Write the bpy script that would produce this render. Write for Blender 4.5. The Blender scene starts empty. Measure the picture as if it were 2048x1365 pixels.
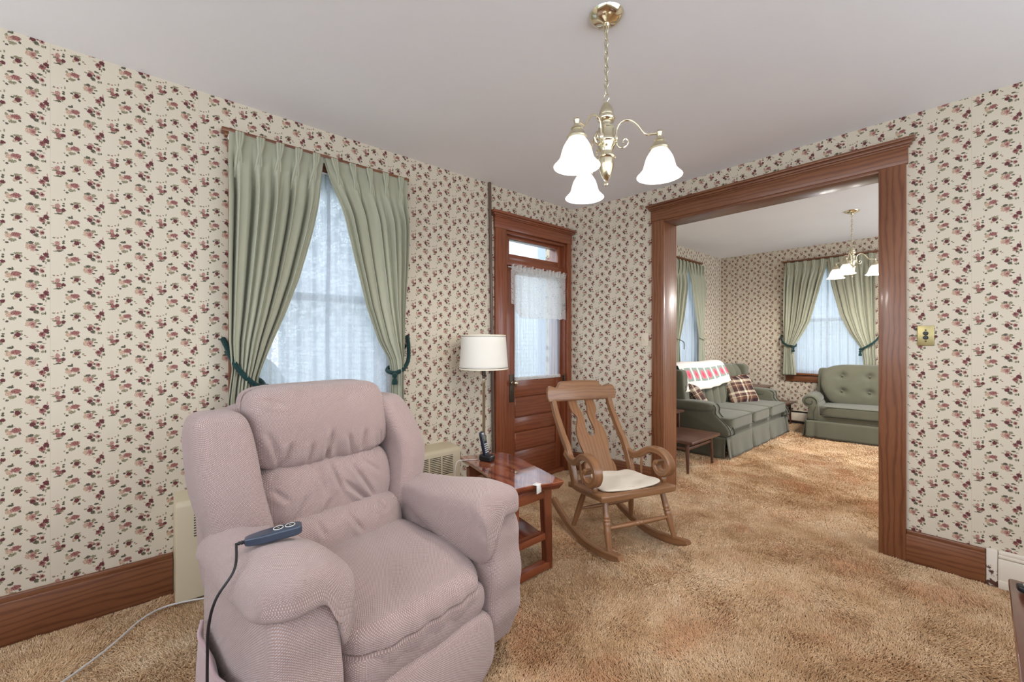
import bpy, bmesh, math, random
import numpy as np
from mathutils import Matrix, Vector
random.seed(7)
rng = np.random.default_rng(11)
SC = bpy.context.scene
COL = SC.collection
R = math.radians
PI = math.pi

# ------------------------------------------------------------------ mesh builder
class MB:
    def __init__(s):
        s.v = []; s.f = []; s.uv = []
    def add(s, verts, faces, uvs=None, M=None, grain=None):
        off = len(s.v)
        if uvs is None:
            ru, rv = (random.random() * 9, random.random() * 9) if grain else (0, 0)
            gi = 'xyz'.index(grain) if grain else None
            uvs = []
            for f in faces:
                a, b, c = Vector(verts[f[0]]), Vector(verts[f[1]]), Vector(verts[f[2]])
                n = (b - a).cross(c - a)
                if len(f) > 3:
                    n = n + (c - a).cross(Vector(verts[f[3]]) - a)
                k = max(range(3), key=lambda i: abs(n[i]))
                ax = [i for i in range(3) if i != k]
                if gi in ax:
                    ax = [gi] + [i for i in ax if i != gi]
                uvs.append([(verts[i][ax[0]] + ru, verts[i][ax[1]] + rv) for i in f])
        if M is not None:
            verts = [tuple(M @ Vector(v)) for v in verts]
        s.v += [tuple(v) for v in verts]
        s.f += [tuple(off + i for i in f) for f in faces]
        s.uv += uvs
        return s
    def box(s, x0, x1, y0, y1, z0, z1, r=0.0, M=None, grain=None, seg=2):
        j = random.uniform(.0001, .0006)          # joined boards never share a plane
        x0 -= j; x1 += j; y0 -= j; y1 += j; z0 -= j; z1 += j
        cx, cy, cz = (x0+x1)/2, (y0+y1)/2, (z0+z1)/2
        vs, fs = bevel_cube(x1-x0, y1-y0, z1-z0, r, seg)
        vs = [(a+cx, b+cy, c+cz) for a, b, c in vs]
        return s.add(vs, fs, None, M, grain)
    def prism(s, pts, h0, h1, axis='z', M=None, grain=None, r=0.0):
        """outline pts extruded along axis from h0 to h1; r chamfers the rims"""
        def put(p, h):
            if axis == 'z': return (p[0], p[1], h)
            if axis == 'y': return (p[0], h, p[1])
            return (h, p[0], p[1])
        n = len(pts)
        area = sum(pts[i][0]*pts[(i+1) % n][1] - pts[(i+1) % n][0]*pts[i][1] for i in range(n))
        flip = (area < 0) != (axis == 'y')
        pts = [Vector((p[0], p[1])) for p in pts]
        rings = [(h0, 0), (h1, 0)]
        if r:
            rings = [(h0, r), (h0+r*.3, r*.3), (h0+r, 0), (h1-r, 0), (h1-r*.3, r*.3), (h1, r)]
        nrm = []
        sg = 1 if area > 0 else -1
        for i in range(n):
            a, b, c = pts[i-1], pts[i], pts[(i+1) % n]
            d1 = (b-a); d2 = (c-b)
            d1 = d1.normalized() if d1.length > 1e-9 else Vector((1, 0))
            d2 = d2.normalized() if d2.length > 1e-9 else d1
            nn = Vector((d1.y+d2.y, -d1.x-d2.x))
            nn = nn.normalized() if nn.length > 1e-6 else Vector((d1.y, -d1.x))
            nrm.append(nn*sg)
        verts = []; faces = []
        for h, ins in rings:
            for i in range(n):
                p = pts[i] - nrm[i]*ins
                verts.append(put(p, h))
        for k in range(len(rings)-1):
            for i in range(n):
                j = (i+1) % n
                q = (k*n+i, k*n+j, (k+1)*n+j, (k+1)*n+i)
                faces.append(q if not flip else q[::-1])
        bot = tuple(range(n)); top = tuple((len(rings)-1)*n+i for i in range(n))
        faces.append(bot[::-1] if not flip else bot)
        faces.append(top if not flip else top[::-1])
        return s.add(verts, faces, None, M, grain)
    def lathe(s, prof, c=(0, 0, 0), seg=24, M=None, cap=True):
        """prof: list of (radius, z) from bottom to top"""
        verts = []; faces = []; uvs = []
        n = len(prof); L = [0]
        for i in range(1, n):
            L.append(L[-1] + math.dist(prof[i], prof[i-1]))
        for r, z in prof:
            for k in range(seg):
                a = 2*PI*k/seg
                verts.append((c[0]+r*math.cos(a), c[1]+r*math.sin(a), c[2]+z))
        for i in range(n-1):
            for k in range(seg):
                j = (k+1) % seg
                faces.append((i*seg+k, i*seg+j, (i+1)*seg+j, (i+1)*seg+k))
                r = max(prof[i][0], .01)
                uvs.append([(L[i], k*2*PI*r/seg), (L[i], (k+1)*2*PI*r/seg), (L[i+1], (k+1)*2*PI*r/seg), (L[i+1], k*2*PI*r/seg)])
        if cap:
            if prof[0][0] > 1e-5:
                faces.append(tuple(range(seg))[::-1]); uvs.append([(0, 0)]*seg)
            if prof[-1][0] > 1e-5:
                faces.append(tuple((n-1)*seg+k for k in range(seg))); uvs.append([(0, 0)]*seg)
        return s.add(verts, faces, uvs, M)
    def tube(s, pts, r, seg=8, closed=False, M=None, twist=None, flat=None, up=None):
        """pts path; r radius or list; twist=(lobes, turns per metre, depth) for rope; flat=(rx, ry) elliptical"""
        pts = [Vector(p) for p in pts]
        n = len(pts)
        rs = r if isinstance(r, (list, tuple)) else [r]*n
        T = []
        for i in range(n):
            a = pts[i-1] if (i > 0 or closed) else pts[i]
            b = pts[(i+1) % n] if (i < n-1 or closed) else pts[i]
            t = (b-a); T.append(t.normalized() if t.length > 1e-9 else Vector((0, 0, 1)))
        u = Vector(up) if up else Vector((0, 0, 1))
        if abs(u.dot(T[0])) > .95: u = Vector((1, 0, 0))
        u = (u - T[0]*u.dot(T[0])).normalized()
        verts = []; faces = []; uvs = []; L = 0; Ls = []
        for i in range(n):
            if i: L += (pts[i]-pts[i-1]).length
            Ls.append(L)
            u = u - T[i]*u.dot(T[i])
            u = u.normalized() if u.length > 1e-6 else T[i].orthogonal().normalized()
            w = T[i].cross(u)
            for k in range(seg):
                a = 2*PI*k/seg
                rr = rs[i]
                if twist: rr *= 1 + twist[2]*abs(math.cos(twist[0]/2*(a + 2*PI*twist[1]*L)))-twist[2]*.5
                if flat: p = pts[i] + u*(math.cos(a)*flat[0]) + w*(math.sin(a)*flat[1])
                else: p = pts[i] + u*(math.cos(a)*rr) + w*(math.sin(a)*rr)
                verts.append(tuple(p))
        m = n if closed else n-1
        for i in range(m):
            i2 = (i+1) % n
            for k in range(seg):
                j = (k+1) % seg
                faces.append((i*seg+k, i*seg+j, i2*seg+j, i2*seg+k))
                l2 = Ls[i2] if i2 else L
                c = 2*PI*rs[i]/seg
                uvs.append([(Ls[i], k*c), (Ls[i], (k+1)*c), (l2, (k+1)*c), (l2, k*c)])
        if not closed:
            faces.append(tuple(range(seg))[::-1]); uvs.append([(0, 0)]*seg)
            faces.append(tuple((n-1)*seg+k for k in range(seg))); uvs.append([(0, 0)]*seg)
        return s.add(verts, faces, uvs, M)
    def ribbon(s, pts, w, t, axis='y', c=0.0, M=None, grain=True, r=.006):
        """bar of rectangular section following a 2D path (a, b) in the plane across axis; w = size along axis, t = thickness in plane (number or list)"""
        pts = [Vector(p) for p in pts]; n = len(pts)
        ts = t if isinstance(t, (list, tuple)) else [t]*n
        ws = w if isinstance(w, (list, tuple)) else [w]*n
        cs = c if isinstance(c, (list, tuple)) else [c]*n
        sec = lambda ww, tt: [(-ww/2+r, -tt/2), (ww/2-r, -tt/2), (ww/2, -tt/2+r), (ww/2, tt/2-r), (ww/2-r, tt/2), (-ww/2+r, tt/2), (-ww/2, tt/2-r), (-ww/2, -tt/2+r)]
        verts = []; faces = []; uvs = []; L = 0; Ls = []
        ru = random.random()*7
        for i in range(n):
            a = pts[max(i-1, 0)]; b = pts[min(i+1, n-1)]
            T = (b-a).normalized(); N = Vector((-T.y, T.x))
            if i: L += (pts[i]-pts[i-1]).length
            Ls.append(L)
            for sw, st in sec(ws[i], ts[i]):
                p = pts[i] + N*st
                if axis == 'y': verts.append((p.x, cs[i]+sw, p.y))
                elif axis == 'x': verts.append((cs[i]+sw, p.x, p.y))
                else: verts.append((p.x, p.y, cs[i]+sw))
        k = 8
        pw = [0, .8, 1, 1.8, 2, 2.8, 3, 3.8, 4]
        for i in range(n-1):
            for q in range(k):
                j = (q+1) % k
                faces.append((i*k+q, i*k+j, (i+1)*k+j, (i+1)*k+q))
                a0, a1 = pw[q]*.03+ru, pw[q+1]*.03+ru
                uvs.append([(Ls[i]+ru, a0), (Ls[i]+ru, a1), (Ls[i+1]+ru, a1), (Ls[i+1]+ru, a0)])
        faces.append(tuple(range(k))[::-1]); uvs.append([(v[0]*.02, ru) for v in sec(ws[0], ts[0])])
        faces.append(tuple((n-1)*k+q for q in range(k))); uvs.append([(v[0]*.02, ru) for v in sec(ws[-1], ts[-1])])
        return s.add(verts, faces, uvs, M)
    def grid(s, fn, nu, nv, uvfn=None, M=None, closed_u=False, flip=False):
        """fn(u, v) -> point with u, v in 0..1"""
        verts = []; faces = []; uvs = []
        for j in range(nv+1):
            for i in range(nu + (0 if closed_u else 1)):
                verts.append(tuple(fn(i/nu, j/nv)))
        W = nu if closed_u else nu+1
        uvfn = uvfn or (lambda u, v: (u, v))
        for j in range(nv):
            for i in range(nu):
                i2 = (i+1) % W if closed_u else i+1
                q = (j*W+i, j*W+i2, (j+1)*W+i2, (j+1)*W+i)
                t = [uvfn(i/nu, j/nv), uvfn((i+1)/nu, j/nv), uvfn((i+1)/nu, (j+1)/nv), uvfn(i/nu, (j+1)/nv)]
                if flip: q = q[::-1]; t = t[::-1]
                faces.append(q); uvs.append(t)
        return s.add(verts, faces, uvs, M)
    def cushion(s, c, h, k=4.0, N=12, fn=None, M=None):
        """puffy box: centre c, half sizes h, roundness power k, fn deforms local (x, y, z)"""
        verts = []; faces = []; idx = {}; uvs = []
        def vid(p):
            key = tuple(round(a*N) for a in p)
            if key not in idx:
                q = [math.tan(a*PI/4) for a in p]
                m = sum(abs(a)**k for a in q)**(1/k)
                loc = tuple(q[i]/m*h[i] for i in range(3))
                if fn: loc = fn(*loc)
                idx[key] = len(verts)
                verts.append((loc[0]+c[0], loc[1]+c[1], loc[2]+c[2]))
            return idx[key]
        for ax in range(3):
            for sg in (-1, 1):
                u, w = [(1, 2), (2, 0), (0, 1)][ax]
                for i in range(-N, N, 2):
                    for j in range(-N, N, 2):
                        ps = []
                        for a, b in ((i, j), (i+2, j), (i+2, j+2), (i, j+2)):
                            p = [0, 0, 0]; p[ax] = sg; p[u] = a/N; p[w] = b/N
                            ps.append(p)
                        if sg < 0: ps = ps[::-1]
                        q = tuple(vid(p) for p in ps)
                        faces.append(q)
                        uvs.append([(p[u]*h[u], p[w]*h[w]) if ax != 1 else (p[w]*h[w], p[u]*h[u]) for p in ps])
        return s.add(verts, faces, uvs, M)
    def build(s, name, mat, parent=None, loc=None, rotz=0, sharp=38, solid=0):
        me = bpy.data.meshes.new(name)
        me.from_pydata(s.v, [], s.f)
        uvl = me.uv_layers.new(name='UVMap')
        flat = [c for f in s.uv for uv in f for c in uv]
        uvl.data.foreach_set('uv', flat)
        me.shade_smooth()
        try: me.set_sharp_from_angle(angle=R(sharp))
        except Exception: pass
        me.update()
        o = bpy.data.objects.new(name, me)
        if mat: me.materials.append(mat)
        COL.objects.link(o)
        if parent: o.parent = parent
        if loc: o.location = loc
        if rotz: o.rotation_euler = (0, 0, rotz)
        if solid:
            m = o.modifiers.new('thick', 'SOLIDIFY'); m.thickness = solid; m.offset = 0
        return o

_bc = {}
def bevel_cube(dx, dy, dz, r, seg=2):
    key = (round(dx, 6), round(dy, 6), round(dz, 6), round(r, 5), seg)
    if key in _bc: return _bc[key]
    bm = bmesh.new()
    bmesh.ops.create_cube(bm, size=1)
    for v in bm.verts: v.co = (v.co.x*dx, v.co.y*dy, v.co.z*dz)
    r = min(r, .48*min(dx, dy, dz))
    if r > 1e-5:
        bmesh.ops.bevel(bm, geom=list(bm.edges), offset=r, segments=seg, profile=.5, affect='EDGES')
    bm.verts.index_update()
    out = ([tuple(v.co) for v in bm.verts], [tuple(v.index for v in f.verts) for f in bm.faces])
    bm.free(); _bc[key] = out
    return out

def spline(pts, n=8, closed=False):
    """Catmull-Rom through pts"""
    P = [Vector(p) for p in pts]; out = []; m = len(P)
    rng_ = range(m if closed else m-1)
    for i in rng_:
        if closed: p0, p1, p2, p3 = P[i-1], P[i], P[(i+1) % m], P[(i+2) % m]
        else: p0, p1, p2, p3 = P[max(i-1, 0)], P[i], P[i+1], P[min(i+2, m-1)]
        for k in range(n):
            t = k/n
            out.append(.5*((2*p1) + (p2-p0)*t + (2*p0-5*p1+4*p2-p3)*t*t + (3*p1-p0-3*p2+p3)*t**3))
    if not closed: out.append(P[-1])
    return out

def lerp(a, b, t): return a+(b-a)*t
def sstep(a, b, x):
    t = min(1, max(0, (x-a)/(b-a))); return t*t*(3-2*t)
def interp(tab, x):
    """tab sorted list of (x, y); smooth piecewise"""
    if x <= tab[0][0]: return tab[0][1]
    if x >= tab[-1][0]: return tab[-1][1]
    for (a, ya), (b, yb) in zip(tab, tab[1:]):
        if a <= x <= b: return ya+(yb-ya)*(x-a)/(b-a)

# ------------------------------------------------------------------ scene objects
def thing(name, label, cat, loc=(0, 0, 0), rotz=0, group=None):
    o = bpy.data.objects.new(name, None); COL.objects.link(o)
    o.empty_display_size = .1
    o.location = loc; o.rotation_euler = (0, 0, rotz)
    return tag(o, label, cat, group)
def tag(o, label, cat, group=None, kind=None):
    o['label'] = label; o['category'] = cat
    if group: o['group'] = group
    if kind: o['kind'] = kind
    return o
def struct(o, label=None):
    o['kind'] = 'structure'
    if label: o['label'] = label
    return o
# ------------------------------------------------------------------ materials
class G:
    def __init__(s, name):
        s.m = bpy.data.materials.new(name); s.m.use_nodes = True
        s.t = s.m.node_tree; s.t.nodes.clear()
        s.out = s.t.nodes.new('ShaderNodeOutputMaterial')
    def n(s, typ, **kw):
        nd = s.t.nodes.new(typ)
        for k, v in kw.items(): setattr(nd, k, v)
        return nd
    def put(s, sock, v):
        if v is None: return
        if isinstance(v, bpy.types.NodeSocket): s.t.links.new(v, sock)
        else:
            try: sock.default_value = v
            except Exception: sock.default_value = (*v, 1)
    def math(s, op, a, b=None, c=None):
        nd = s.n('ShaderNodeMath', operation=op)
        for i, v in enumerate((a, b, c)): s.put(nd.inputs[i], v)
        return nd.outputs[0]
    def vm(s, op, a, b=None, c=None, sc=None):
        nd = s.n('ShaderNodeVectorMath', operation=op)
        s.put(nd.inputs[0], a)
        if b is not None: s.put(nd.inputs[1], b)
        if c is not None: s.put(nd.inputs[2], c)
        if sc is not None: s.put(nd.inputs['Scale'], sc)
        return nd.outputs['Value'] if op in ('LENGTH', 'DISTANCE', 'DOT_PRODUCT') else nd.outputs[0]
    def mix(s, f, a, b, blend='MIX'):
        nd = s.n('ShaderNodeMix', data_type='RGBA', blend_type=blend)
        s.put(nd.inputs[0], f); s.put(nd.inputs[6], a if isinstance(a, bpy.types.NodeSocket) else (*a[:3], 1)); s.put(nd.inputs[7], b if isinstance(b, bpy.types.NodeSocket) else (*b[:3], 1))
        return nd.outputs[2]
    def ramp(s, f, stops, interp='LINEAR'):
        nd = s.n('ShaderNodeValToRGB'); cr = nd.color_ramp; cr.interpolation = interp
        while len(cr.elements) < len(stops): cr.elements.new(.5)
        for e, (p, c) in zip(cr.elements, stops):
            e.position = p; e.color = (*c, 1) if len(c) == 3 else c
        s.put(nd.inputs[0], f)
        return nd.outputs[0]
    def step(s, v, a, b):
        nd = s.n('ShaderNodeMapRange', interpolation_type='SMOOTHSTEP')
        s.put(nd.inputs[0], v); nd.inputs[1].default_value = a; nd.inputs[2].default_value = b
        return nd.outputs[0]
    def noise(s, vec, scale=5, detail=2, rough=.5, col=False, dist=0):
        nd = s.n('ShaderNodeTexNoise'); s.put(nd.inputs['Vector'], vec)
        nd.inputs['Scale'].default_value = scale; nd.inputs['Detail'].default_value = detail
        nd.inputs['Roughness'].default_value = rough; nd.inputs['Distortion'].default_value = dist
        return nd.outputs['Color' if col else 'Fac']
    def vor(s, vec, scale=5, feature='F1', out='Distance'):
        nd = s.n('ShaderNodeTexVoronoi', feature=feature); s.put(nd.inputs['Vector'], vec)
        nd.inputs['Scale'].default_value = scale
        return nd.outputs[out]
    def uv(s): return s.n('ShaderNodeTexCoord').outputs['UV']
    def obj(s): return s.n('ShaderNodeTexCoord').outputs['Object']
    def xyz(s, v):
        nd = s.n('ShaderNodeSeparateXYZ'); s.put(nd.inputs[0], v); return nd.outputs
    def comb(s, x=0, y=0, z=0):
        nd = s.n('ShaderNodeCombineXYZ')
        for i, v in enumerate((x, y, z)): s.put(nd.inputs[i], v)
        return nd.outputs[0]
    def mapv(s, v, scale=(1, 1, 1), loc=(0, 0, 0), rot=(0, 0, 0)):
        nd = s.n('ShaderNodeMapping'); s.put(nd.inputs[0], v)
        nd.inputs['Scale'].default_value = scale; nd.inputs['Location'].default_value = loc; nd.inputs['Rotation'].default_value = rot
        return nd.outputs[0]
    def bump(s, h, strength=.3, dist=.01):
        nd = s.n('ShaderNodeBump'); s.put(nd.inputs['Height'], h)
        nd.inputs['Strength'].default_value = strength; nd.inputs['Distance'].default_value = dist
        return nd.outputs[0]
    def bsdf(s, col=None, rough=.5, metal=0, spec=.5, nrm=None, coat=0, sheen=0, coatr=.1, link=True):
        b = s.n('ShaderNodeBsdfPrincipled')
        s.put(b.inputs['Base Color'], col if isinstance(col, bpy.types.NodeSocket) else (*col[:3], 1))
        s.put(b.inputs['Roughness'], rough); b.inputs['Metallic'].default_value = metal
        b.inputs['Specular IOR Level'].default_value = spec
        if nrm is not None: s.put(b.inputs['Normal'], nrm)
        b.inputs['Coat Weight'].default_value = coat; b.inputs['Coat Roughness'].default_value = coatr
        b.inputs['Sheen Weight'].default_value = sheen
        if link: s.t.links.new(b.outputs[0], s.out.inputs[0])
        return b
    def shader(s, sock): s.t.links.new(sock, s.out.inputs[0])
    def mixs(s, f, a, b):
        nd = s.n('ShaderNodeMixShader'); s.put(nd.inputs[0], f); s.put(nd.inputs[1], a); s.put(nd.inputs[2], b)
        return nd.outputs[0]

def srgb(r, g, b):
    f = lambda c: (c/255)/12.92 if c/255 <= .04045 else (((c/255)+.055)/1.055)**2.4
    return (f(r), f(g), f(b))

def plain(name, col, rough=.5, metal=0, spec=.5, coat=0, bump=None):
    g = G(name); nrm = None
    if bump: nrm = g.bump(g.noise(g.obj(), bump[0], 3), bump[1], .002)
    g.bsdf(col, rough, metal, spec, nrm, coat)
    return g.m

def m_wallpaper():
    g = G('floral_wallpaper'); uv = g.uv(); x = g.xyz(uv)
    PU, PV = .1727, .1652
    U = g.math('ADD', x[0], .27+.028)
    k = g.math('FLOOR', g.math('DIVIDE', U, PU))
    uu = g.math('SUBTRACT', g.math('SUBTRACT', U, g.math('MULTIPLY', k, PU)), .028)
    vv = g.math('SUBTRACT', g.math('SUBTRACT', x[1], 1.668), g.math('MULTIPLY', k, PV/2))
    n1 = g.noise(uv, 330, 2, .7); n2 = g.noise(uv, 150, 2, .6)
    rough = g.math('MULTIPLY', g.math('SUBTRACT', g.math('ADD', g.math('MULTIPLY', n1, .6), g.math('MULTIPLY', n2, .5)), .55), 2.0)
    # sprigs: centre (metres) and blobs (offset x, y and radii in tenths of a millimetre, pigment)
    # pigments: m maroon, r rose, p pink, t pale tan pink, g dark green, o olive
    FL = [((0, 0), [(-55, 118, 70, 100, 'p'), (-20, -75, 80, 95, 'r'), (120, -40, 68, 72, 'm'), (-125, 10, 95, 42, 'o'), (-70, 35, 60, 60, 'g'), (120, 155, 46, 44, 'g'), (130, 245, 40, 36, 'g'), (-15, -215, 85, 40, 'g'), (-120, -240, 60, 24, 'o'), (80, -140, 40, 60, 'o'), (-190, 90, 60, 20, 'p'), (-165, 350, 45, 34, 'o'), (-50, 352, 30, 24, 'r'), (60, 400, 28, 26, 'o'), (165, 452, 24, 60, 'o')]),
          ((.0529, .0211), [(0, 5, 82, 92, 'm'), (-52, -65, 72, 70, 't'), (-15, 130, 100, 58, 'o'), (-150, 65, 50, 40, 'g'), (82, -165, 42, 52, 'g'), (100, 40, 34, 60, 'o'), (205, -30, 34, 36, 'o'), (260, -95, 34, 18, 'r'), (-95, -120, 44, 40, 'o'), (90, 165, 44, 26, 'o')]),
          ((.0429, -.0538), [(58, 30, 128, 82, 'r'), (70, -45, 90, 50, 'p'), (-140, -60, 92, 95, 't'), (-40, -10, 60, 60, 'p'), (-95, 200, 90, 46, 'g'), (-45, 250, 30, 46, 'g'), (-205, 50, 44, 60, 'o'), (-65, -225, 92, 68, 'o'), (160, -115, 40, 50, 'g'), (-195, -345, 46, 42, 'g'), (-275, -270, 26, 30, 'o'), (30, -200, 40, 50, 'o')]),
          ((.1059, -.0323), [(-112, 0, 86, 86, 'm'), (-70, 110, 84, 62, 'p'), (150, 5, 76, 86, 'p'), (165, 5, 42, 46, 'm'), (92, 222, 82, 42, 'g'), (-245, 70, 60, 28, 'o'), (-15, -120, 80, 70, 'g'), (10, -180, 70, 34, 'o'), (178, -195, 46, 54, 'o'), (255, -185, 22, 60, 'g'), (-120, 190, 80, 20, 'o'), (215, 165, 50, 18, 'o'), (30, 50, 40, 46, 'g')]),
          ((.0946, -.0952), [(-120, -25, 86, 110, 't'), (0, -25, 92, 118, 'p'), (10, -30, 46, 50, 'r'), (-55, 155, 82, 62, 'g'), (122, 130, 72, 64, 'o'), (195, 0, 60, 30, 'g'), (115, -142, 56, 38, 'g'), (-150, 120, 40, 46, 'o'), (0, -170, 56, 40, 't'), (75, 40, 40, 50, 'o')]),
          ((.1270, .0250), [(-45, -15, 92, 105, 'r'), (-60, 10, 46, 46, 'm'), (60, 140, 82, 92, 'm'), (135, -100, 66, 62, 'o'), (145, -110, 40, 34, 'g'), (-10, -155, 36, 46, 'g'), (55, -210, 22, 60, 'o'), (285, -230, 30, 56, 'o'), (230, -160, 36, 22, 'o'), (98, 300, 18, 70, 'p'), (-175, 130, 50, 22, 't'), (110, 60, 44, 50, 'g')])]
    acc = {}
    for (cu, cv), blobs in FL:
        du = g.math('SUBTRACT', uu, cu)
        dv = g.math('WRAP', g.math('SUBTRACT', vv, cv), PV/2, -PV/2)
        p = g.comb(du, dv, 0)
        for bx, by, rx, ry, c in blobs:
            sx, sy = 1e4/(rx*1.15), 1e4/(ry*1.15)
            d = g.vm('LENGTH', g.vm('MULTIPLY_ADD', p, (sx, sy, 0), (-bx*1e-4*sx, -by*1e-4*sy, 0)))
            acc[c] = d if c not in acc else g.math('MINIMUM', acc[c], d)
    ins = {c: g.math('LESS_THAN', g.math('ADD', d, rough), .93 if c not in 'go' else .88) for c, d in acc.items()}
    base = g.mix(g.noise(uv, 1.3, 2), srgb(212, 201, 182), srgb(206, 194, 174))
    vl = g.math('WRAP', g.math('ADD', g.math('ADD', vv, g.math('MULTIPLY', uu, 1.05)), g.math('MULTIPLY', g.math('SINE', g.math('MULTIPLY', uu, 70)), .005)), PV/2, -PV/2)
    vine = g.math('LESS_THAN', g.math('ABSOLUTE', g.math('ADD', vl, .006)), .0007)
    c = g.mix(g.math('MULTIPLY', vine, .38), base, srgb(130, 116, 100))
    sw = g.math('WRAP', g.math('SUBTRACT', x[0], .223), .26, -.26)
    seam = g.math('LESS_THAN', g.math('ABSOLUTE', sw), .0008)
    c = g.mix(g.math('MULTIPLY', seam, .30), c, srgb(160, 140, 118))
    sp = g.step(n1, .36, .62)
    c = g.mix(ins['o'], c, g.mix(sp, srgb(96, 92, 70), srgb(160, 152, 122)))
    c = g.mix(ins['t'], c, g.mix(sp, srgb(160, 120, 100), srgb(208, 182, 156)))
    c = g.mix(ins['g'], c, g.mix(sp, srgb(52, 50, 40), srgb(104, 100, 80)))
    c = g.mix(ins['p'], c, g.mix(sp, srgb(138, 86, 80), srgb(192, 152, 138)))
    c = g.mix(ins['r'], c, g.mix(sp, srgb(104, 50, 50), srgb(164, 112, 104)))
    c = g.mix(ins['m'], c, g.mix(sp, srgb(66, 26, 30), srgb(116, 60, 60)))
    nrm = g.bump(g.noise(uv, 14, 3), .12, .004)
    g.bsdf(c, .62, 0, .3, nrm)
    return g.m

def m_wood(name, dark, mid, light, rough=.3, coat=.25, sx=.9, sy=16, ring=9, bump=.06, contrast=1.0):
    """u runs along the grain"""
    g = G(name); uv = g.uv()
    v1 = g.mapv(uv, (sx, sy*.35, 1))
    big = g.noise(v1, 2.2, 3, .55)
    x = g.xyz(uv)
    arg = g.math('ADD', g.math('MULTIPLY', x[1], ring*7.0), g.math('MULTIPLY', big, 17.0))
    ringv = g.math('ADD', g.math('MULTIPLY', g.math('SINE', arg), .5), .5)
    ringv = g.math('POWER', ringv, 3.0)
    fib = g.noise(g.mapv(uv, (sx*5, sy*22, 1)), 3.0, 3, .6)
    f = g.math('ADD', g.math('MULTIPLY', ringv, .48*contrast), g.math('MULTIPLY', fib, .52))
    f = g.math('ADD', f, g.math('MULTIPLY', g.math('SUBTRACT', g.noise(uv, 1.7, 2), .5), .35))
    col = g.ramp(f, [(.18, light), (.5, mid), (.86, dark)])
    nrm = g.bump(fib, bump, .003)
    g.bsdf(col, g.math('ADD', g.math('MULTIPLY', fib, .14), rough-.05), 0, .5, nrm, coat, 0, .12)
    return g.m

def m_carpet():
    g = G('gold_shag_yarn'); o = g.obj()
    big = g.noise(o, 1.1, 3, .6)
    mid = g.noise(g.mapv(o, (1, 1, 1), rot=(0, 0, .6)), 5.5, 4, .65)
    f = g.math('ADD', g.math('MULTIPLY', big, .5), g.math('MULTIPLY', mid, .5))
    c = g.ramp(f, [(.32, srgb(180, 142, 106)), (.44, srgb(208, 174, 136)), (.54, srgb(224, 195, 160)), (.68, srgb(236, 215, 186))])
    orange = g.step(g.noise(g.mapv(o, (1, 1, 1), loc=(3.3, 1.2, 0)), 2.3, 3, .6), .50, .70)
    c = g.mix(g.math('MULTIPLY', orange, .42), c, srgb(208, 148, 108))
    rnd = g.n('ShaderNodeHairInfo').outputs['Random']
    c = g.mix(1.0, c, g.ramp(rnd, [(0, (.80, .77, .73)), (.5, (1, .99, .97)), (1, (1.12, 1.11, 1.09))]), 'MULTIPLY')
    g.bsdf(c, .95, 0, .1)
    return g.m

def m_fabric_knob():
    g = G('pink_taupe_knobby_fabric'); uv = g.uv(); x = g.xyz(uv)
    wob = g.math('MULTIPLY', g.noise(uv, 22, 2), 1.2)
    a = g.math('COSINE', g.math('ADD', g.math('MULTIPLY', x[0], PI/.0043), wob))
    b = g.math('COSINE', g.math('ADD', g.math('MULTIPLY', x[1], PI/.0032), wob))
    d = g.math('MAXIMUM', g.math('MULTIPLY', a, b), 0)
    worn = g.noise(g.obj(), 3.2, 3, .55)
    top = g.mix(worn, srgb(212, 196, 196), srgb(204, 182, 178))
    col = g.mix(g.step(d, .0, .40), srgb(160, 132, 124), top)
    fz = g.noise(uv, 700, 2)
    h = g.math('ADD', d, g.math('MULTIPLY', fz, .25))
    nrm = g.bump(h, .7, .005)
    g.bsdf(col, .93, 0, .1, nrm, 0, .3)
    return g.m

def m_cloth(name, c1, c2, scale=420, rough=.85, sheen=.2, bump=.25, trans=0.0):
    g = G(name); uv = g.uv(); x = g.xyz(uv)
    w = g.math('MULTIPLY', g.math('SINE', g.math('MULTIPLY', x[0], scale*2)), g.math('SINE', g.math('MULTIPLY', x[1], scale*2)))
    n = g.noise(uv, 9, 3)
    col = g.mix(n, c1, c2)
    nrm = g.bump(g.math('ADD', w, g.noise(uv, 260, 2)), bump, .001)
    b = g.bsdf(col, rough, 0, .15, nrm, 0, sheen, link=not trans)
    if trans:
        t = g.n('ShaderNodeBsdfTranslucent'); g.put(t.inputs[0], col)
        g.shader(g.mixs(trans, b.outputs[0], t.outputs[0]))
    return g.m

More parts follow.
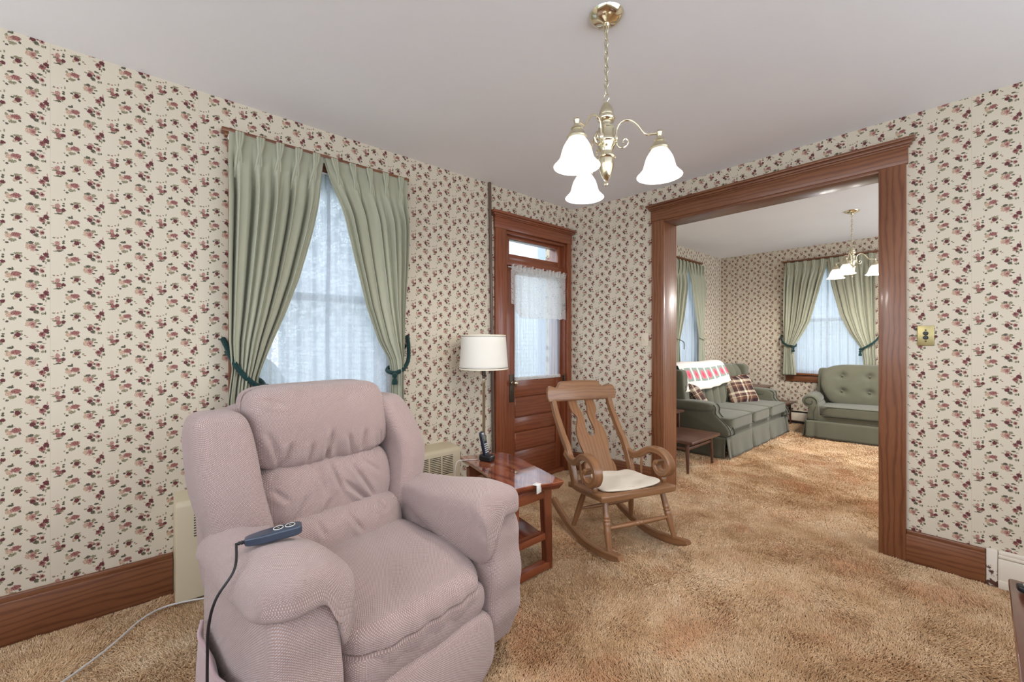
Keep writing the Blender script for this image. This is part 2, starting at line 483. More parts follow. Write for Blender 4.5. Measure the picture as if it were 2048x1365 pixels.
def m_sheer(name, col=(.88, .90, .92), opac=.45, pattern='lace', scale=55):
    g = G(name); uv = g.uv(); x = g.xyz(uv)
    tr = g.n('ShaderNodeBsdfTransparent')
    tl = g.n('ShaderNodeBsdfTranslucent'); tl.inputs[0].default_value = (*col, 1)
    df = g.n('ShaderNodeBsdfDiffuse'); df.inputs[0].default_value = (*col, 1)
    clothy = g.mixs(.5, tl.outputs[0], df.outputs[0])
    if pattern == 'lace':
        v = g.vor(uv, scale, 'DISTANCE_TO_EDGE')
        n = g.step(g.noise(uv, 14, 3), .46, .56)
        thread = g.math('LESS_THAN', v, .09)
        f = g.math('ADD', opac, g.math('MULTIPLY', g.math('MAXIMUM', g.math('MULTIPLY', thread, .6), g.math('MULTIPLY', n, .7)), .22))
    elif pattern == 'eyelet':
        v = g.vor(uv, scale, 'F1')
        hole = g.math('LESS_THAN', v, .33)
        n = g.step(g.noise(uv, 16, 2), .46, .54)
        f = g.math('SUBTRACT', opac, g.math('MULTIPLY', g.math('MULTIPLY', hole, n), opac*.75))
    else:
        st = g.math('SINE', g.math('MULTIPLY', x[0], 2*PI*scale))
        f = g.math('ADD', opac, g.math('MULTIPLY', st, .12))
    g.shader(g.mixs(f, tr.outputs[0], clothy))
    return g.m

def m_plaid():
    g = G('brown_plaid_cloth'); uv = g.uv(); x = g.xyz(uv)
    def bands(c, off):
        t = g.math('FRACT', g.math('ADD', g.math('MULTIPLY', c, 1/.19), off))
        return g.ramp(t, [(0, srgb(58, 42, 44)), (.34, srgb(72, 54, 58)), (.36, srgb(202, 188, 164)), (.52, srgb(196, 182, 158)), (.54, srgb(92, 66, 60)), (.74, srgb(60, 52, 66)), (.76, srgb(206, 190, 156)), (.80, srgb(112, 78, 62)), (.97, srgb(60, 44, 44))], 'CONSTANT')
    c = g.mix(.5, bands(x[0], .1), bands(x[1], .45))
    g.bsdf(c, .9, 0, .1, g.bump(g.noise(uv, 400, 2), .2, .001))
    return g.m

def m_afghan():
    """u along the sofa (metres), v down the drop (metres)"""
    g = G('crochet_rose_squares'); uv = g.uv(); x = g.xyz(uv)
    S = .172
    cu = g.math('WRAP', x[0], S/2, -S/2); cv = g.math('WRAP', g.math('SUBTRACT', x[1], .165), .17, -.17)
    p = g.vm('ADD', g.comb(cu, cv, 0), g.vm('SCALE', g.vm('SUBTRACT', g.noise(uv, 60, 2, .5, col=True), (.5, .5, .5)), sc=.012))
    r = g.vm('LENGTH', p)
    px = g.xyz(p)
    cheb = g.math('MAXIMUM', g.math('ABSOLUTE', px[0]), g.math('ABSOLUTE', px[1]))
    knit = g.noise(uv, 170, 2, .6)
    white = g.mix(knit, srgb(206, 196, 190), srgb(240, 234, 228))
    green = g.mix(knit, srgb(120, 136, 124), srgb(160, 172, 160))
    rose = g.ramp(g.math('ADD', knit, g.math('MULTIPLY', r, 6)), [(.35, srgb(146, 34, 58)), (.6, srgb(206, 86, 104)), (.9, srgb(232, 140, 150))])
    c = g.mix(g.math('LESS_THAN', cheb, .068), white, green)
    c = g.mix(g.math('LESS_THAN', r, .048), c, rose)
    h = g.math('ADD', knit, g.math('MULTIPLY', g.math('LESS_THAN', r, .048), .6))
    g.bsdf(c, .95, 0, .1, g.bump(h, .8, .006))
    return g.m

def m_shade_glass():
    g = G('lit_frosted_glass')
    e = g.n('ShaderNodeEmission'); e.inputs[0].default_value = (1, .96, .90, 1); e.inputs[1].default_value = SHADE_E
    t = g.n('ShaderNodeBsdfTranslucent'); t.inputs[0].default_value = (.45, .44, .42, 1)
    b = g.bsdf((.42, .42, .41), .25, link=False)
    ad = g.n('ShaderNodeAddShader'); g.put(ad.inputs[0], e.outputs[0]); g.put(ad.inputs[1], g.mixs(.35, b.outputs[0], t.outputs[0]))
    g.shader(ad.outputs[0])
    return g.m

def m_emit(name, col, s):
    g = G(name); e = g.n('ShaderNodeEmission'); e.inputs[0].default_value = (*col, 1); e.inputs[1].default_value = s
    g.shader(e.outputs[0]); return g.m

def m_glass():
    g = G('window_glass')
    tr = g.n('ShaderNodeBsdfTransparent'); gl = g.n('ShaderNodeBsdfGlossy'); gl.inputs['Roughness'].default_value = .02
    g.shader(g.mixs(.03, tr.outputs[0], gl.outputs[0])); return g.m

def m_slab():
    g = G('varnished_live_edge_wood'); uv = g.uv()
    big = g.noise(g.mapv(uv, (1.3, 5, 1)), 2.0, 4, .6, dist=.6)
    x = g.xyz(uv)
    rg = g.math('POWER', g.math('ADD', g.math('MULTIPLY', g.math('SINE', g.math('ADD', g.math('MULTIPLY', x[1], 70), g.math('MULTIPLY', big, 16))), .5), .5), 1.6)
    fib = g.noise(g.mapv(uv, (6, 130, 1)), 2.0, 3, .6)
    f = g.math('ADD', g.math('MULTIPLY', rg, .35), g.math('ADD', g.math('MULTIPLY', fib, .25), g.math('MULTIPLY', big, .45)))
    c = g.ramp(f, [(.25, srgb(150, 92, 60)), (.45, srgb(132, 66, 42)), (.65, srgb(104, 44, 30)), (.85, srgb(60, 24, 20))])
    g.bsdf(c, .10, 0, .6, g.bump(g.noise(uv, 6, 2), .015, .01), 1.0, 0, .02)
    return g.m

def m_peel():
    g = G('white_peeling_paint'); o = g.obj()
    z = g.xyz(o)[2]
    f = g.step(g.math('ADD', g.noise(o, 26, 4, .65), g.math('MULTIPLY', g.math('SUBTRACT', .09, z), 1.6)), .58, .63)
    c = g.mix(f, srgb(224, 214, 200), srgb(92, 62, 52))
    g.bsdf(c, .55, 0, .4, g.bump(f, .3, .003)); return g.m

def m_plaster():
    g = G('ceiling_plaster'); o = g.obj()
    n = g.noise(o, 2.2, 4, .6); c = g.mix(n, srgb(246, 246, 248), srgb(240, 240, 242))
    h = g.math('ADD', g.noise(o, 7, 4, .6), g.math('MULTIPLY', g.noise(o, 1.2, 2), 2))
    g.bsdf(c, .8, 0, .2, g.bump(h, .25, .01)); return g.m

def m_siding():
    g = G('white_lap_siding'); x = g.xyz(g.obj())
    t = g.math('FRACT', g.math('MULTIPLY', x[2], 1/.13))
    c = g.mix(g.math('LESS_THAN', t, .12), srgb(222, 228, 234), srgb(150, 160, 172))
    g.bsdf(c, .7); return g.m

def m_leaves(name, a, b):
    g = G(name); o = g.obj(); c = g.mix(g.noise(o, 14, 4, .7), a, b)
    g.bsdf(c, .8, nrm=g.bump(g.noise(o, 20, 4, .7), 1, .05)); return g.m

SHADE_E = .30
M = {}
M['paper'] = m_wallpaper()
M['ceil'] = m_plaster()
M['carpet'] = m_carpet()
M['oak'] = m_wood('dark_varnished_oak', srgb(54, 30, 19), srgb(104, 60, 38), srgb(134, 86, 56), .36, .2, ring=32, contrast=.48)
M['door'] = m_wood('red_brown_door_wood', srgb(70, 32, 19), srgb(116, 58, 35), srgb(138, 76, 46), .32, .35, ring=26, contrast=.45)
M['rocker'] = m_wood('golden_brown_oak', srgb(66, 42, 26), srgb(118, 80, 52), srgb(146, 104, 70), .32, .35, ring=36, contrast=.35)
M['tablewood'] = m_wood('red_brown_table_wood', srgb(58, 24, 14), srgb(104, 50, 30), srgb(132, 70, 42), .3, .4, contrast=.6)
M['walnut'] = m_wood('dark_walnut', srgb(44, 26, 20), srgb(78, 48, 36), srgb(100, 66, 50), .35, .25, contrast=.5)
M['mahog'] = m_wood('mahogany_veneer', srgb(46, 20, 14), srgb(78, 36, 24), srgb(98, 50, 34), .2, .5, contrast=.4)
M['slab'] = m_slab()
M['knob_fab'] = m_fabric_knob()
M['velour'] = m_cloth('mauve_velour', srgb(186, 156, 158), srgb(160, 130, 132), 300, .95, .5)
M['drape'] = m_cloth('sage_green_drapery', srgb(182, 181, 159), srgb(172, 172, 150), 500, .75, .15, .15, trans=.12)
M['sofa'] = m_cloth('grey_green_upholstery', srgb(98, 96, 80), srgb(88, 87, 72), 350, .88, .25)
M['sofapipe'] = m_cloth('dark_grey_green_piping', srgb(74, 76, 64), srgb(66, 68, 57), 350, .88, .2)
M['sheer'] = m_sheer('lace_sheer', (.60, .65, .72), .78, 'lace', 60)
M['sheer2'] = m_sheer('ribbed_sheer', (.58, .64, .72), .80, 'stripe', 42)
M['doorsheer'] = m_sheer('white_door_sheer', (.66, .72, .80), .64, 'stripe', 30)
M['lace'] = m_sheer('cream_eyelet_lace', (.95, .94, .90), .66, 'eyelet', 62)
M['cordgreen'] = m_cloth('dark_green_rope', srgb(22, 58, 54), srgb(14, 42, 42), 600, .7, .2)
M['brass'] = plain('polished_brass', srgb(232, 224, 198), .15, 1)
M['brass_satin'] = plain('satin_brass', srgb(206, 198, 172), .36, 1)
M['brass_dark'] = plain('tarnished_brass', srgb(84, 74, 62), .45, .8)
M['brass_plate'] = plain('aged_brass_plate', srgb(178, 164, 116), .42, .75, bump=(60, .15))
M['shade'] = m_shade_glass()
M['bulb'] = m_emit('glowing_bulb', (1, .95, .86), 14)
M['heater'] = plain('beige_enamel', srgb(202, 188, 160), .42, bump=(30, .05))
M['black'] = plain('black_plastic', srgb(20, 21, 24), .35)
M['slot'] = plain('dark_metal_slot', srgb(34, 32, 30), .6)
M['bluegrey'] = plain('blue_grey_plastic', srgb(54, 64, 80), .32, coat=.3)
M['darkblue'] = plain('dark_blue_plastic', srgb(22, 28, 48), .3, coat=.3)
M['screen'] = plain('grey_lcd', srgb(90, 96, 88), .2)
M['keys'] = plain('silver_keys', srgb(186, 188, 190), .35, .3)
M['white'] = plain('white_plastic', srgb(226, 224, 218), .45)
M['cream'] = plain('cream_paint', srgb(222, 208, 186), .5)
M['pipe'] = plain('brown_painted_pipe', srgb(92, 70, 56), .4)
M['shadecloth'] = m_cloth('ivory_lamp_shade', srgb(250, 247, 240), srgb(248, 244, 235), 700, .8, .1, .1, trans=.3)
M['shadetrim'] = plain('pale_shade_trim', srgb(236, 226, 206), .7)
M['shadeline'] = plain('navy_trim_line', srgb(84, 76, 74), .7)
M['pad'] = m_cloth('off_white_cotton', srgb(228, 218, 202), srgb(214, 202, 184), 300, .95, .1)
M['plaid'] = m_plaid()
M['afghan'] = m_afghan()
M['yarngreen'] = m_cloth('dark_green_yarn', srgb(16, 46, 38), srgb(10, 30, 28), 200, .95, .2, .6)
M['glass'] = m_glass()
M['peel'] = m_peel()
M['whitewood'] = plain('white_painted_wood', srgb(224, 214, 198), .5, bump=(12, .15))
M['sash'] = plain('white_sash_paint', srgb(214, 214, 212), .5)
M['rubber'] = plain('black_rubber_cord', srgb(26, 25, 28), .5)
M['whitecord'] = plain('grey_white_cord', srgb(206, 202, 200), .5)
M['siding'] = m_siding()
M['grass'] = m_leaves('lawn_grass', srgb(96, 124, 78), srgb(70, 98, 58))
M['leaf'] = m_leaves('shrub_leaves', srgb(66, 98, 58), srgb(120, 150, 96))
M['concrete'] = plain('porch_concrete', srgb(158, 160, 162), .8)
M['greyroof'] = plain('grey_shingle', srgb(110, 112, 118), .8, bump=(20, .3))
M['porch'] = plain('grey_porch_paint', srgb(186, 198, 212), .6)
SKY = 2.2
EXPO = .93
# ------------------------------------------------------------------ room shell
H1, H2 = 2.55, 2.675          # ceilings of the near and the far room
XL, YO, YB = -2.70, 3.30, 3.46   # window wall, front and back of the partition
XF, YF = -3.00, 7.50          # far room: window wall and end wall
XR, YR = 1.35, -1.75          # walls behind the camera

def wall(name, axis, at, a0, a1, z0, z1, holes, thick, mat, side, warp=None, uvo=(0, 0)):
    """plane axis=at, spans a0..a1 x z0..z1, holes (a0, a1, z0, z1); thickness goes away from the room (side = sign)"""
    As = sorted({a0, a1, *[h[0] for h in holes], *[h[1] for h in holes]} | ({a0+(a1-a0)*i/8 for i in range(9)} if warp else set()))
    Zs = sorted({z0, z1, *[h[2] for h in holes], *[h[3] for h in holes]})
    As = [a for a in As if a0 <= a <= a1]
    solid = lambda a, z: not any(h[0] < a < h[1] and h[2] < z < h[3] for h in holes)
    mb = MB()
    def P(a, d, z):
        b = at + side*d + (warp(a) if warp else 0)
        return (b, a, z) if axis == 'x' else (a, b, z)
    def quad(pts, uv):
        mb.add(pts, [(0, 1, 2, 3)], [uv])
    na, nz = len(As)-1, len(Zs)-1
    cell = lambda i, k: 0 <= i < na and 0 <= k < nz and solid((As[i]+As[i+1])/2, (Zs[k]+Zs[k+1])/2)
    for i in range(na):
        for k in range(nz):
            if not cell(i, k): continue
            A, B, Z0, Z1 = As[i], As[i+1], Zs[k], Zs[k+1]
            uv = [(a+uvo[0], z+uvo[1]) for a, z in ((A, Z0), (B, Z0), (B, Z1), (A, Z1))]
            f = [P(A, 0, Z0), P(B, 0, Z0), P(B, 0, Z1), P(A, 0, Z1)]
            b = [P(A, thick, Z0), P(B, thick, Z0), P(B, thick, Z1), P(A, thick, Z1)]
            flip = (axis == 'x') == (side > 0)
            quad(f[::-1] if flip else f, uv[::-1] if flip else uv); quad(b if flip else b[::-1], uv if flip else uv[::-1])
            for di, dk, p, q in ((-1, 0, 0, 3), (1, 0, 1, 2), (0, -1, 0, 1), (0, 1, 3, 2)):
                if not cell(i+di, k+dk):
                    quad([f[p], f[q], b[q], b[p]], [(0, 0), (1, 0), (1, .1), (0, .1)])
    return struct(mb.build(name, mat))

bow = lambda x: -.105*sstep(0, 1, (-1.92-x)/.80)     # the old partition bows forward towards the corner
WIN1 = (.435, 1.274, .79, 2.268)
WIN2 = (5.66, 6.57, .77, 2.38)
WIN3 = (-1.94, -1.054, .765, 2.37)
DOOR = (2.309, 3.103, -.01, 2.196)
wall('wall_left', 'x', XL, YR, 3.32, 0, H1, [WIN1, DOOR], .22, M['paper'], -1)
wall('wall_partition', 'y', YO, XL-.0, XR, 0, H1, [(-1.795, -.389, 0, 2.27)], YB-YO, M['paper'], 1, warp=bow, uvo=(-.2595, .637))
wall('wall_rear', 'y', YR, XL-.2, XR, 0, H1, [(-2.55, -.75, .95, 2.5), (-.6, 1.2, .95, 2.5)], .2, M['paper'], -1)  # unseen bare openings, added so daylight fills the room from behind
wall('wall_right', 'x', XR, YR, YO, 0, H1, [(-1.6, .2, .95, 2.5), (.4, 2.9, .95, 2.5)], .2, M['paper'], 1)  # out-of-view openings added for more daylight fill from the right
wall('wall_far_left', 'x', XF, YB-.1, YF, 0, H2, [WIN2], .22, M['paper'], -1)
wall('wall_far', 'y', YF, XF, 1.35, 0, H2, [WIN3], .22, M['paper'], 1)
wall('wall_far_right', 'x', 1.35, YB-.1, YF, 0, H2, [(3.62, 5.4, .25, 2.6), (5.5, 7.35, .25, 2.6)], .2, M['paper'], 1)  # oversized unseen openings, added to brighten the far room
wall('wall_far_side_of_partition', 'y', YB+.002, XF, 1.35, 0, H2, [(-1.795, -.389, 0, 2.27)], .012, M['paper'], 1)
mb = MB(); mb.box(XL-.25, XR+.2, YR-.2, YO+.1, H1, H1+.06); struct(mb.build('ceiling', M['ceil']))
mb = MB(); mb.box(XF-.25, 1.6, YB-.06, YF+.25, H2, H2+.06); struct(mb.build('ceiling_far_room', M['ceil']))

# floor through both rooms, with shag carpet pile standing on it as yarn
mb = MB(); mb.box(XF-.1, 1.6, YR-.1, YF+.1, -.08, -.020)
struct(mb.build('floor', plain('carpet_backing', srgb(120, 84, 52), .95)))
def vnoise(X, Y, s, seed):
    r = np.random.default_rng(seed); T = r.random((256, 256)).astype(np.float32)
    x = X/s+100; y = Y/s+100
    xi = np.floor(x).astype(int); yi = np.floor(y).astype(int)
    fx = x-xi; fy = y-yi
    fx = fx*fx*(3-2*fx); fy = fy*fy*(3-2*fy)
    g = lambda a, b: T[a % 256, b % 256]
    return (g(xi, yi)*(1-fx)+g(xi+1, yi)*fx)*(1-fy)+(g(xi, yi+1)*(1-fx)+g(xi+1, yi+1)*fx)*fy
def carpet():
    pos = []; rad = []
    def patch(x0, x1, y0, y1, s, r, ln):
        X, Y = np.meshgrid(np.arange(x0, x1, s), np.arange(y0, y1, s))
        X = X.ravel(); Y = Y.ravel()
        X = X+(rng.random(X.size)-.5)*s*1.1; Y = Y+(rng.random(X.size)-.5)*s*1.1
        # keep what the photograph (and a step aside) can see
        dep = -.748*X+.664*Y; side = .664*X+.748*Y
        k = (dep > .9) & (np.abs(side) < 1.27*dep+.35) & ((Y < 3.44) | (X > -2.95)) & ~((Y > 3.30) & (Y < 3.46) & ((X < -1.78) | (X > -.40)))
        X, Y = X[k], Y[k]; n = X.size
        ang = 2*PI*(vnoise(X, Y, .42, 21)*1.1+vnoise(X, Y, .13, 22)*.5) + rng.normal(0, 1.15, n) + 2.2
        lean = .25+.75*vnoise(X, Y, .21, 23)+rng.normal(0, .16, n)
        lean = np.clip(lean, .05, 1.15)
        ln_ = ln*(.75+.5*vnoise(X, Y, .10, 24))*(.85+.3*rng.random(n))
        clump = vnoise(X, Y, .022, 25)*.6+vnoise(X, Y, .05, 26)*.4
        ln_ = ln_*(.62+.75*clump)
        dx, dy = np.cos(ang)*np.sin(lean), np.sin(ang)*np.sin(lean); dz = np.cos(lean)
        P = np.zeros((n, 4, 3), np.float32); Rd = np.zeros((n, 4), np.float32)
        for i, t in enumerate((0, .4, .75, 1)):
            P[:, i, 0] = X+dx*ln_*t**1.5; P[:, i, 1] = Y+dy*ln_*t**1.5; P[:, i, 2] = -.021+dz*ln_*t*(1-.12*t)
            Rd[:, i] = r*(1, 1.05, .95, .55)[i]
        P[:, :, 2] = np.minimum(P[:, :, 2], .003)
        pos.append(P); rad.append(Rd)
    patch(-2.70, XR, -.75, 1.9, .0042, .0011, .019)
    patch(-2.70, .6, 1.9, 3.46, .0050, .0014, .019)
    patch(XF, .5, 3.46, 5.4, .0076, .0024, .022)
    patch(XF, .5, 5.4, YF, .0105, .0036, .023)
    P = np.concatenate(pos); Rd = np.concatenate(rad)
    cu = bpy.data.hair_curves.new('carpet_pile'); cu.add_curves([4]*len(P))
    cu.position_data.foreach_set('vector', P.ravel())
    at = cu.attributes.get('radius') or cu.attributes.new('radius', 'FLOAT', 'POINT')
    at.data.foreach_set('value', Rd.ravel())
    cu.materials.append(M['carpet'])
    o = bpy.data.objects.new('carpet_pile', cu); COL.objects.link(o)
    tag(o, 'gold and tan shag carpet pile covering the floor of both rooms', 'carpet', None, 'stuff')
    print('pile', len(P))
carpet()

# ------------------------------------------------------------------ trim
def crown_prof():
    return [(0, 0), (.018, 0), (.022, .010), (.034, .026), (.040, .030), (.040, .040), (0, .040)]
def casing_head(name, axis, at, side, a0, a1, z0, z1, mat, depth=.026, over=.03):
    """flat head board with a small crown along its top"""
    mb = MB()
    def B(u0, u1, d0, d1, w0, w1, r=.003):
        b0, b1 = sorted((at+side*d0, at+side*d1))
        if axis == 'x': mb.box(b0, b1, u0, u1, w0, w1, r, grain='y')
        else: mb.box(u0, u1, b0, b1, w0, w1, r, grain='x')
    B(a0, a1, 0, depth, z0, z1-.04)
    B(a0-.008, a1+.008, 0, depth+.010, z1-.046, z1-.034)
    B(a0-over*.6, a1+over*.6, 0, depth+.022, z1-.036, z1-.016, .006)
    B(a0-over, a1+over, 0, depth+.036, z1-.018, z1, .004)
    return struct(mb.build(name, mat))
def board(name, axis, at, side, a0, a1, z0, z1, mat, depth=.024, grain='z', r=.003):
    mb = MB(); b0, b1 = sorted((at, at+side*depth))
    if axis == 'x': mb.box(b0, b1, a0, a1, z0, z1, r, grain='z' if grain == 'z' else 'y')
    else: mb.box(a0, a1, b0, b1, z0, z1, r, grain='z' if grain == 'z' else 'x')
    return struct(mb.build(name, mat))
OAK = M['oak']
# wide cased opening
board('trim_1', 'y', YO, -1, -1.885, -1.775, -.01, 2.268, OAK, .027)
board('trim_2', 'y', YO, -1, -.409, -.29, -.01, 2.268, OAK, .027)
casing_head('trim_3', 'y', YO, -1, -1.893, -.282, 2.268, 2.41, OAK)
mb = MB()
mb.box(-1.797, -1.775, YO-.02, YB+.02, -.01, 2.25, .002, grain='z'); struct(mb.build('trim_4', OAK))
mb = MB(); mb.box(-.409, -.387, YO-.02, YB+.02, -.01, 2.25, .002, grain='z'); struct(mb.build('trim_5', OAK))
mb = MB(); mb.box(-1.797, -.387, YO-.02, YB+.02, 2.25, 2.272, .002, grain='x'); struct(mb.build('trim_6', OAK))
board('trim_7', 'y', YB+.014, 1, -1.885, -1.775, -.01, 2.27, OAK, .024)
board('trim_8', 'y', YB+.014, 1, -.409, -.30, -.01, 2.27, OAK, .024)
board('trim_9', 'y', YB+.014, 1, -1.893, -.292, 2.27, 2.41, OAK, .026, 'a')
# baseboards
def baseboard(name, axis, at, side, a0, a1, h, mat, d=.028, M_=None):
    mb = MB()
    b0, b1 = sorted((at, at+side*d)); c0, c1 = sorted((at, at+side*(d-.010)))
    if axis == 'x':
        mb.box(b0, b1, a0, a1, -.01, h-.022, .003, grain='y'); mb.box(c0, c1, a0, a1, h-.03, h, .006, grain='y')
    else:
        mb.box(a0, a1, b0, b1, -.01, h-.022, .003, grain='x'); mb.box(a0, a1, c0, c1, h-.03, h, .006, grain='x')
    return struct(mb.build(name, mat))
baseboard('baseboard_left', 'x', XL, 1, YR, .118, .192, OAK)
baseboard('baseboard_beside_door', 'x', XL, 1, 1.745, 2.19, .18, OAK)
baseboard('baseboard_partition', 'y', YO, -1, -.29, .012, .168, OAK)
# the short bowed piece from the corner to the opening
mb = MB(); pts = []
for i in range(9):
    x = -2.70+.815*i/8; pts.append((x, YO+bow(x)))
mb.prism([(x, y-.028) for x, y in pts]+[(x, y+.03) for x, y in pts[::-1]], -.01, .16, 'z', grain='x', r=.004)
struct(mb.build('baseboard_corner', OAK))
# old white board with peeling paint at the far right
mb = MB(); mb.box(.014, .052, YO-.03, YO, -.01, .175, .003); struct(mb.build('trim_10', M['peel']))
mb = MB(); mb.box(.054, XR, YO-.034, YO, -.01, .138, .003); mb.box(.054, XR, YO-.028, YO, .142, .156, .003); mb.box(.054, XR, YO-.02, YO, .156, .176, .006)
mb.box(.054, XR, YO-.040, YO, -.01, .03, .003)
struct(mb.build('trim_11', M['whitewood']))
baseboard('baseboard_far', 'y', YF, -1, XF, -2.7, .13, OAK)
baseboard('baseboard_far_left', 'x', XF, 1, YB, YF, .13, OAK)

# ------------------------------------------------------------------ windows
def make_window(name, axis, at, side, hole, apron=True, crown=0):
    """side points into the room; casing, sill, two sashes and panes"""
    a0, a1, z0, z1 = hole
    def B(mb, u0, u1, d0, d1, w0, w1, r=.003, grain='z'):
        b0, b1 = sorted((at+side*d0, at+side*d1))
        if axis == 'x': mb.box(b0, b1, u0, u1, w0, w1, r, grain={'a': 'y'}.get(grain, grain))
        else: mb.box(u0, u1, b0, b1, w0, w1, r, grain={'a': 'x'}.get(grain, grain))
    mb = MB(); c = .085
    B(mb, a0-c, a0, 0, .024, z0, z1); B(mb, a1, a1+c, 0, .024, z0, z1)
    B(mb, a0-c-.006, a1+c+.006, 0, .024, z1, z1+.08, grain='a')
    B(mb, a0-c-.02, a1+c+.02, 0, .040, z1+.075, z1+.092, .005, grain='a')
    B(mb, a0-c-.035, a1+c+.035, 0, .056, z1+.090, z1+.112, .005, grain='a')
    w = struct(mb.build(name, OAK))
    mb = MB(); B(mb, a0-c-.02, a1+c+.02, -.1, .05, z0-.03, z0, .006, grain='a'); B(mb, a0-c, a1+c, 0, .022, z0-.13, z0-.03, .003, grain='a')
    mb.build('window_sill', OAK, w)
    mb = MB(); f = .045; zm = (z0+z1)/2
    for d, w0, w1 in ((-.075, z0, zm+.02), (-.115, zm-.02, z1)):
        B(mb, a0, a0+f, d-.035, d, w0, w1); B(mb, a1-f, a1, d-.035, d, w0, w1)
        B(mb, a0, a1, d-.035, d, w0, w0+f, grain='a'); B(mb, a0, a1, d-.035, d, w1-f, w1, grain='a')
    mb.build('window_frame', M['sash'], w)
    mb = MB()
    B(mb, a0+f, a1-f, -.095, -.091, z0+f, zm-.02); B(mb, a0+f, a1-f, -.135, -.131, zm+.02, z1-f)
    mb.build('window_pane', M['glass'], w)
    return w
make_window('window_1', 'x', XL, 1, WIN1)
make_window('window_2', 'x', XF, 1, WIN2)
make_window('window_3', 'y', YF, -1, WIN3)

# ------------------------------------------------------------------ entrance door
def entrance():
    D = M['door']
    mb = MB(); bx = lambda *a, **k: mb.box(*a, **k)
    bx(XL, XL+.024, 2.196, 2.312, -.01, 2.195, .003, grain='z')
    bx(XL, XL+.024, 3.098, 3.158, -.01, 2.195, .003, grain='z')
    bx(XL, XL+.026, 2.188, 3.164, 2.195, 2.292, .003, grain='y')
    bx(XL, XL+.036, 2.18, 3.17, 2.286, 2.298, .003, grain='y')
    bx(XL, XL+.048, 2.165, 3.18, 2.296, 2.314, .006, grain='y')
    bx(XL, XL+.062, 2.150, 3.186, 2.312, 2.332, .004, grain='y')
    struct(mb.build('trim_door_casing', D))
    mb = MB()
    bx = lambda *a, **k: mb.box(*a, **k)
    bx(XL-.2, XL+.002, 2.310, 2.336, -.01, 2.19, .002, grain='z'); bx(XL-.2, XL+.002, 3.080, 3.102, -.01, 2.19, .002, grain='z')
    bx(XL-.2, XL+.002, 2.31, 3.10, 2.17, 2.195, .002, grain='y')
    bx(XL-.2, XL-.016, 2.33, 3.09, 1.908, 1.958, .004, grain='y')
    bx(XL-.2, XL+.0, 2.30, 3.11, -.01, .022, .004, grain='y')
    struct(mb.build('trim_door_frame', D))
    # transom sash
    mb = MB(); x0, x1 = XL-.075, XL-.04
    mb.box(x0, x1, 2.336, 2.40, 1.958, 2.17, .003, grain='z'); mb.box(x0, x1, 3.03, 3.08, 1.958, 2.17, .003, grain='z')
    mb.box(x0, x1, 2.336, 3.08, 1.958, 2.012, .003, grain='y'); mb.box(x0, x1, 2.336, 3.08, 2.142, 2.17, .003, grain='y')
    w = struct(mb.build('window_4', D))
    mb = MB(); mb.box(XL-.06, XL-.056, 2.40, 3.03, 2.012, 2.142); mb.build('window_pane', M['glass'], w)
    # the leaf
    x0, x1 = XL-.085, XL-.045
    mb = MB(); bx = lambda *a, **k: mb.box(*a, **k)
    bx(x0, x1, 2.338, 2.470, .024, 1.905, .003, grain='z'); bx(x0, x1, 3.010, 3.078, .024, 1.905, .003, grain='z')
    for a, b in ((1.845, 1.905), (.755, .925), (.44, .565), (.024, .265)):
        bx(x0, x1, 2.468, 3.012, a, b, .003, grain='y')
    d = struct(mb.build('door_1', D))
    for a, b in ((.565, .755), (.265, .44)):
        mb = MB(); mb.box(x0+.012, x1-.018, 2.46, 3.02, a-.005, b+.005, grain='y')
        mb.box(x1-.018, x1-.006, 2.478, 3.002, a+.008, b-.008, .012, grain='y', seg=1)
        mb.build('panel', D, d)
    mb = MB(); mb.box(x0+.018, x0+.022, 2.468, 3.012, .925, 1.845); mb.build('pane', M['glass'], d)
    mb = MB(); mb.box(x1, x1+.006, 2.405, 2.458, .712, .955, .002)
    mb.box(x1+.005, x1+.008, 2.424, 2.432, .79, .815, .001)
    mb.build('lock_plate', M['brass_dark'], d)
    mb = MB(); T = Matrix.Translation((x1+.006, 2.432, .882)) @ Matrix.Rotation(R(90), 4, 'Y')
    mb.lathe([(.013, 0), (.013, .006), (.009, .010), (.008, .03), (.012, .034), (.022, .042), (.0245, .052), (.022, .062), (.014, .068), (0, .070)], M=T, seg=20)
    mb.build('door_knob', M['brass'], d)
    for z in (1.60, .87, .3):
        mb = MB(); mb.box(x1+.02, XL+.003, 3.076, 3.083, z-.045, z+.045, .002)
        mb.lathe([(.006, -.06), (.007, 0), (.006, .06)], (XL+.004, 3.079, z), 10); mb.build('hinge', M['brass_dark'], d)
    # sheer panel and lace valance hang on the leaf
    t = thing('door_curtain', 'white sheer door curtain with thin stripes over the door glass', 'curtain', (XL-.035, 2.75, .9))
    mb = MB()
    mb.grid(lambda u, v: (.004+.006*math.sin(u*44+math.sin(v*3)*.6)-.004*math.sin(u*19), lerp(-.295, .295, u)+.012*math.sin(v*4)*(u-.5), lerp(.985, .018, v)+.006*math.sin(u*8)), 90, 24, lambda u, v: (u*.6, v))
    mb.build('sheer_panel', M['doorsheer'], t)
    mb = MB(); mb.box(-.002, .016, -.292, .295, .0, .03, .004); mb.build('bottom_hem', M['lace'], t)
    mb = MB(); mb.tube([(.022, -.385, .992), (.022, .325, .985)], .0045, 8); mb.build('curtain_rod', M['white'], t)
    v_ = thing('lace_valance', 'cream eyelet lace valance with ruffled top across the door', 'valance', (XL-.01, 2.72, 1.4))
    def low(u):
        e = abs(u-.5)*2
        return lerp(.045, .05, e) + (.12*max(0, (.16-u)/.16)) + .012*abs(math.sin(u*PI*14))
    def fold(u, v): return .012*math.sin(u*52)*(.5+.5*v)+.01*math.sin(u*23+1)
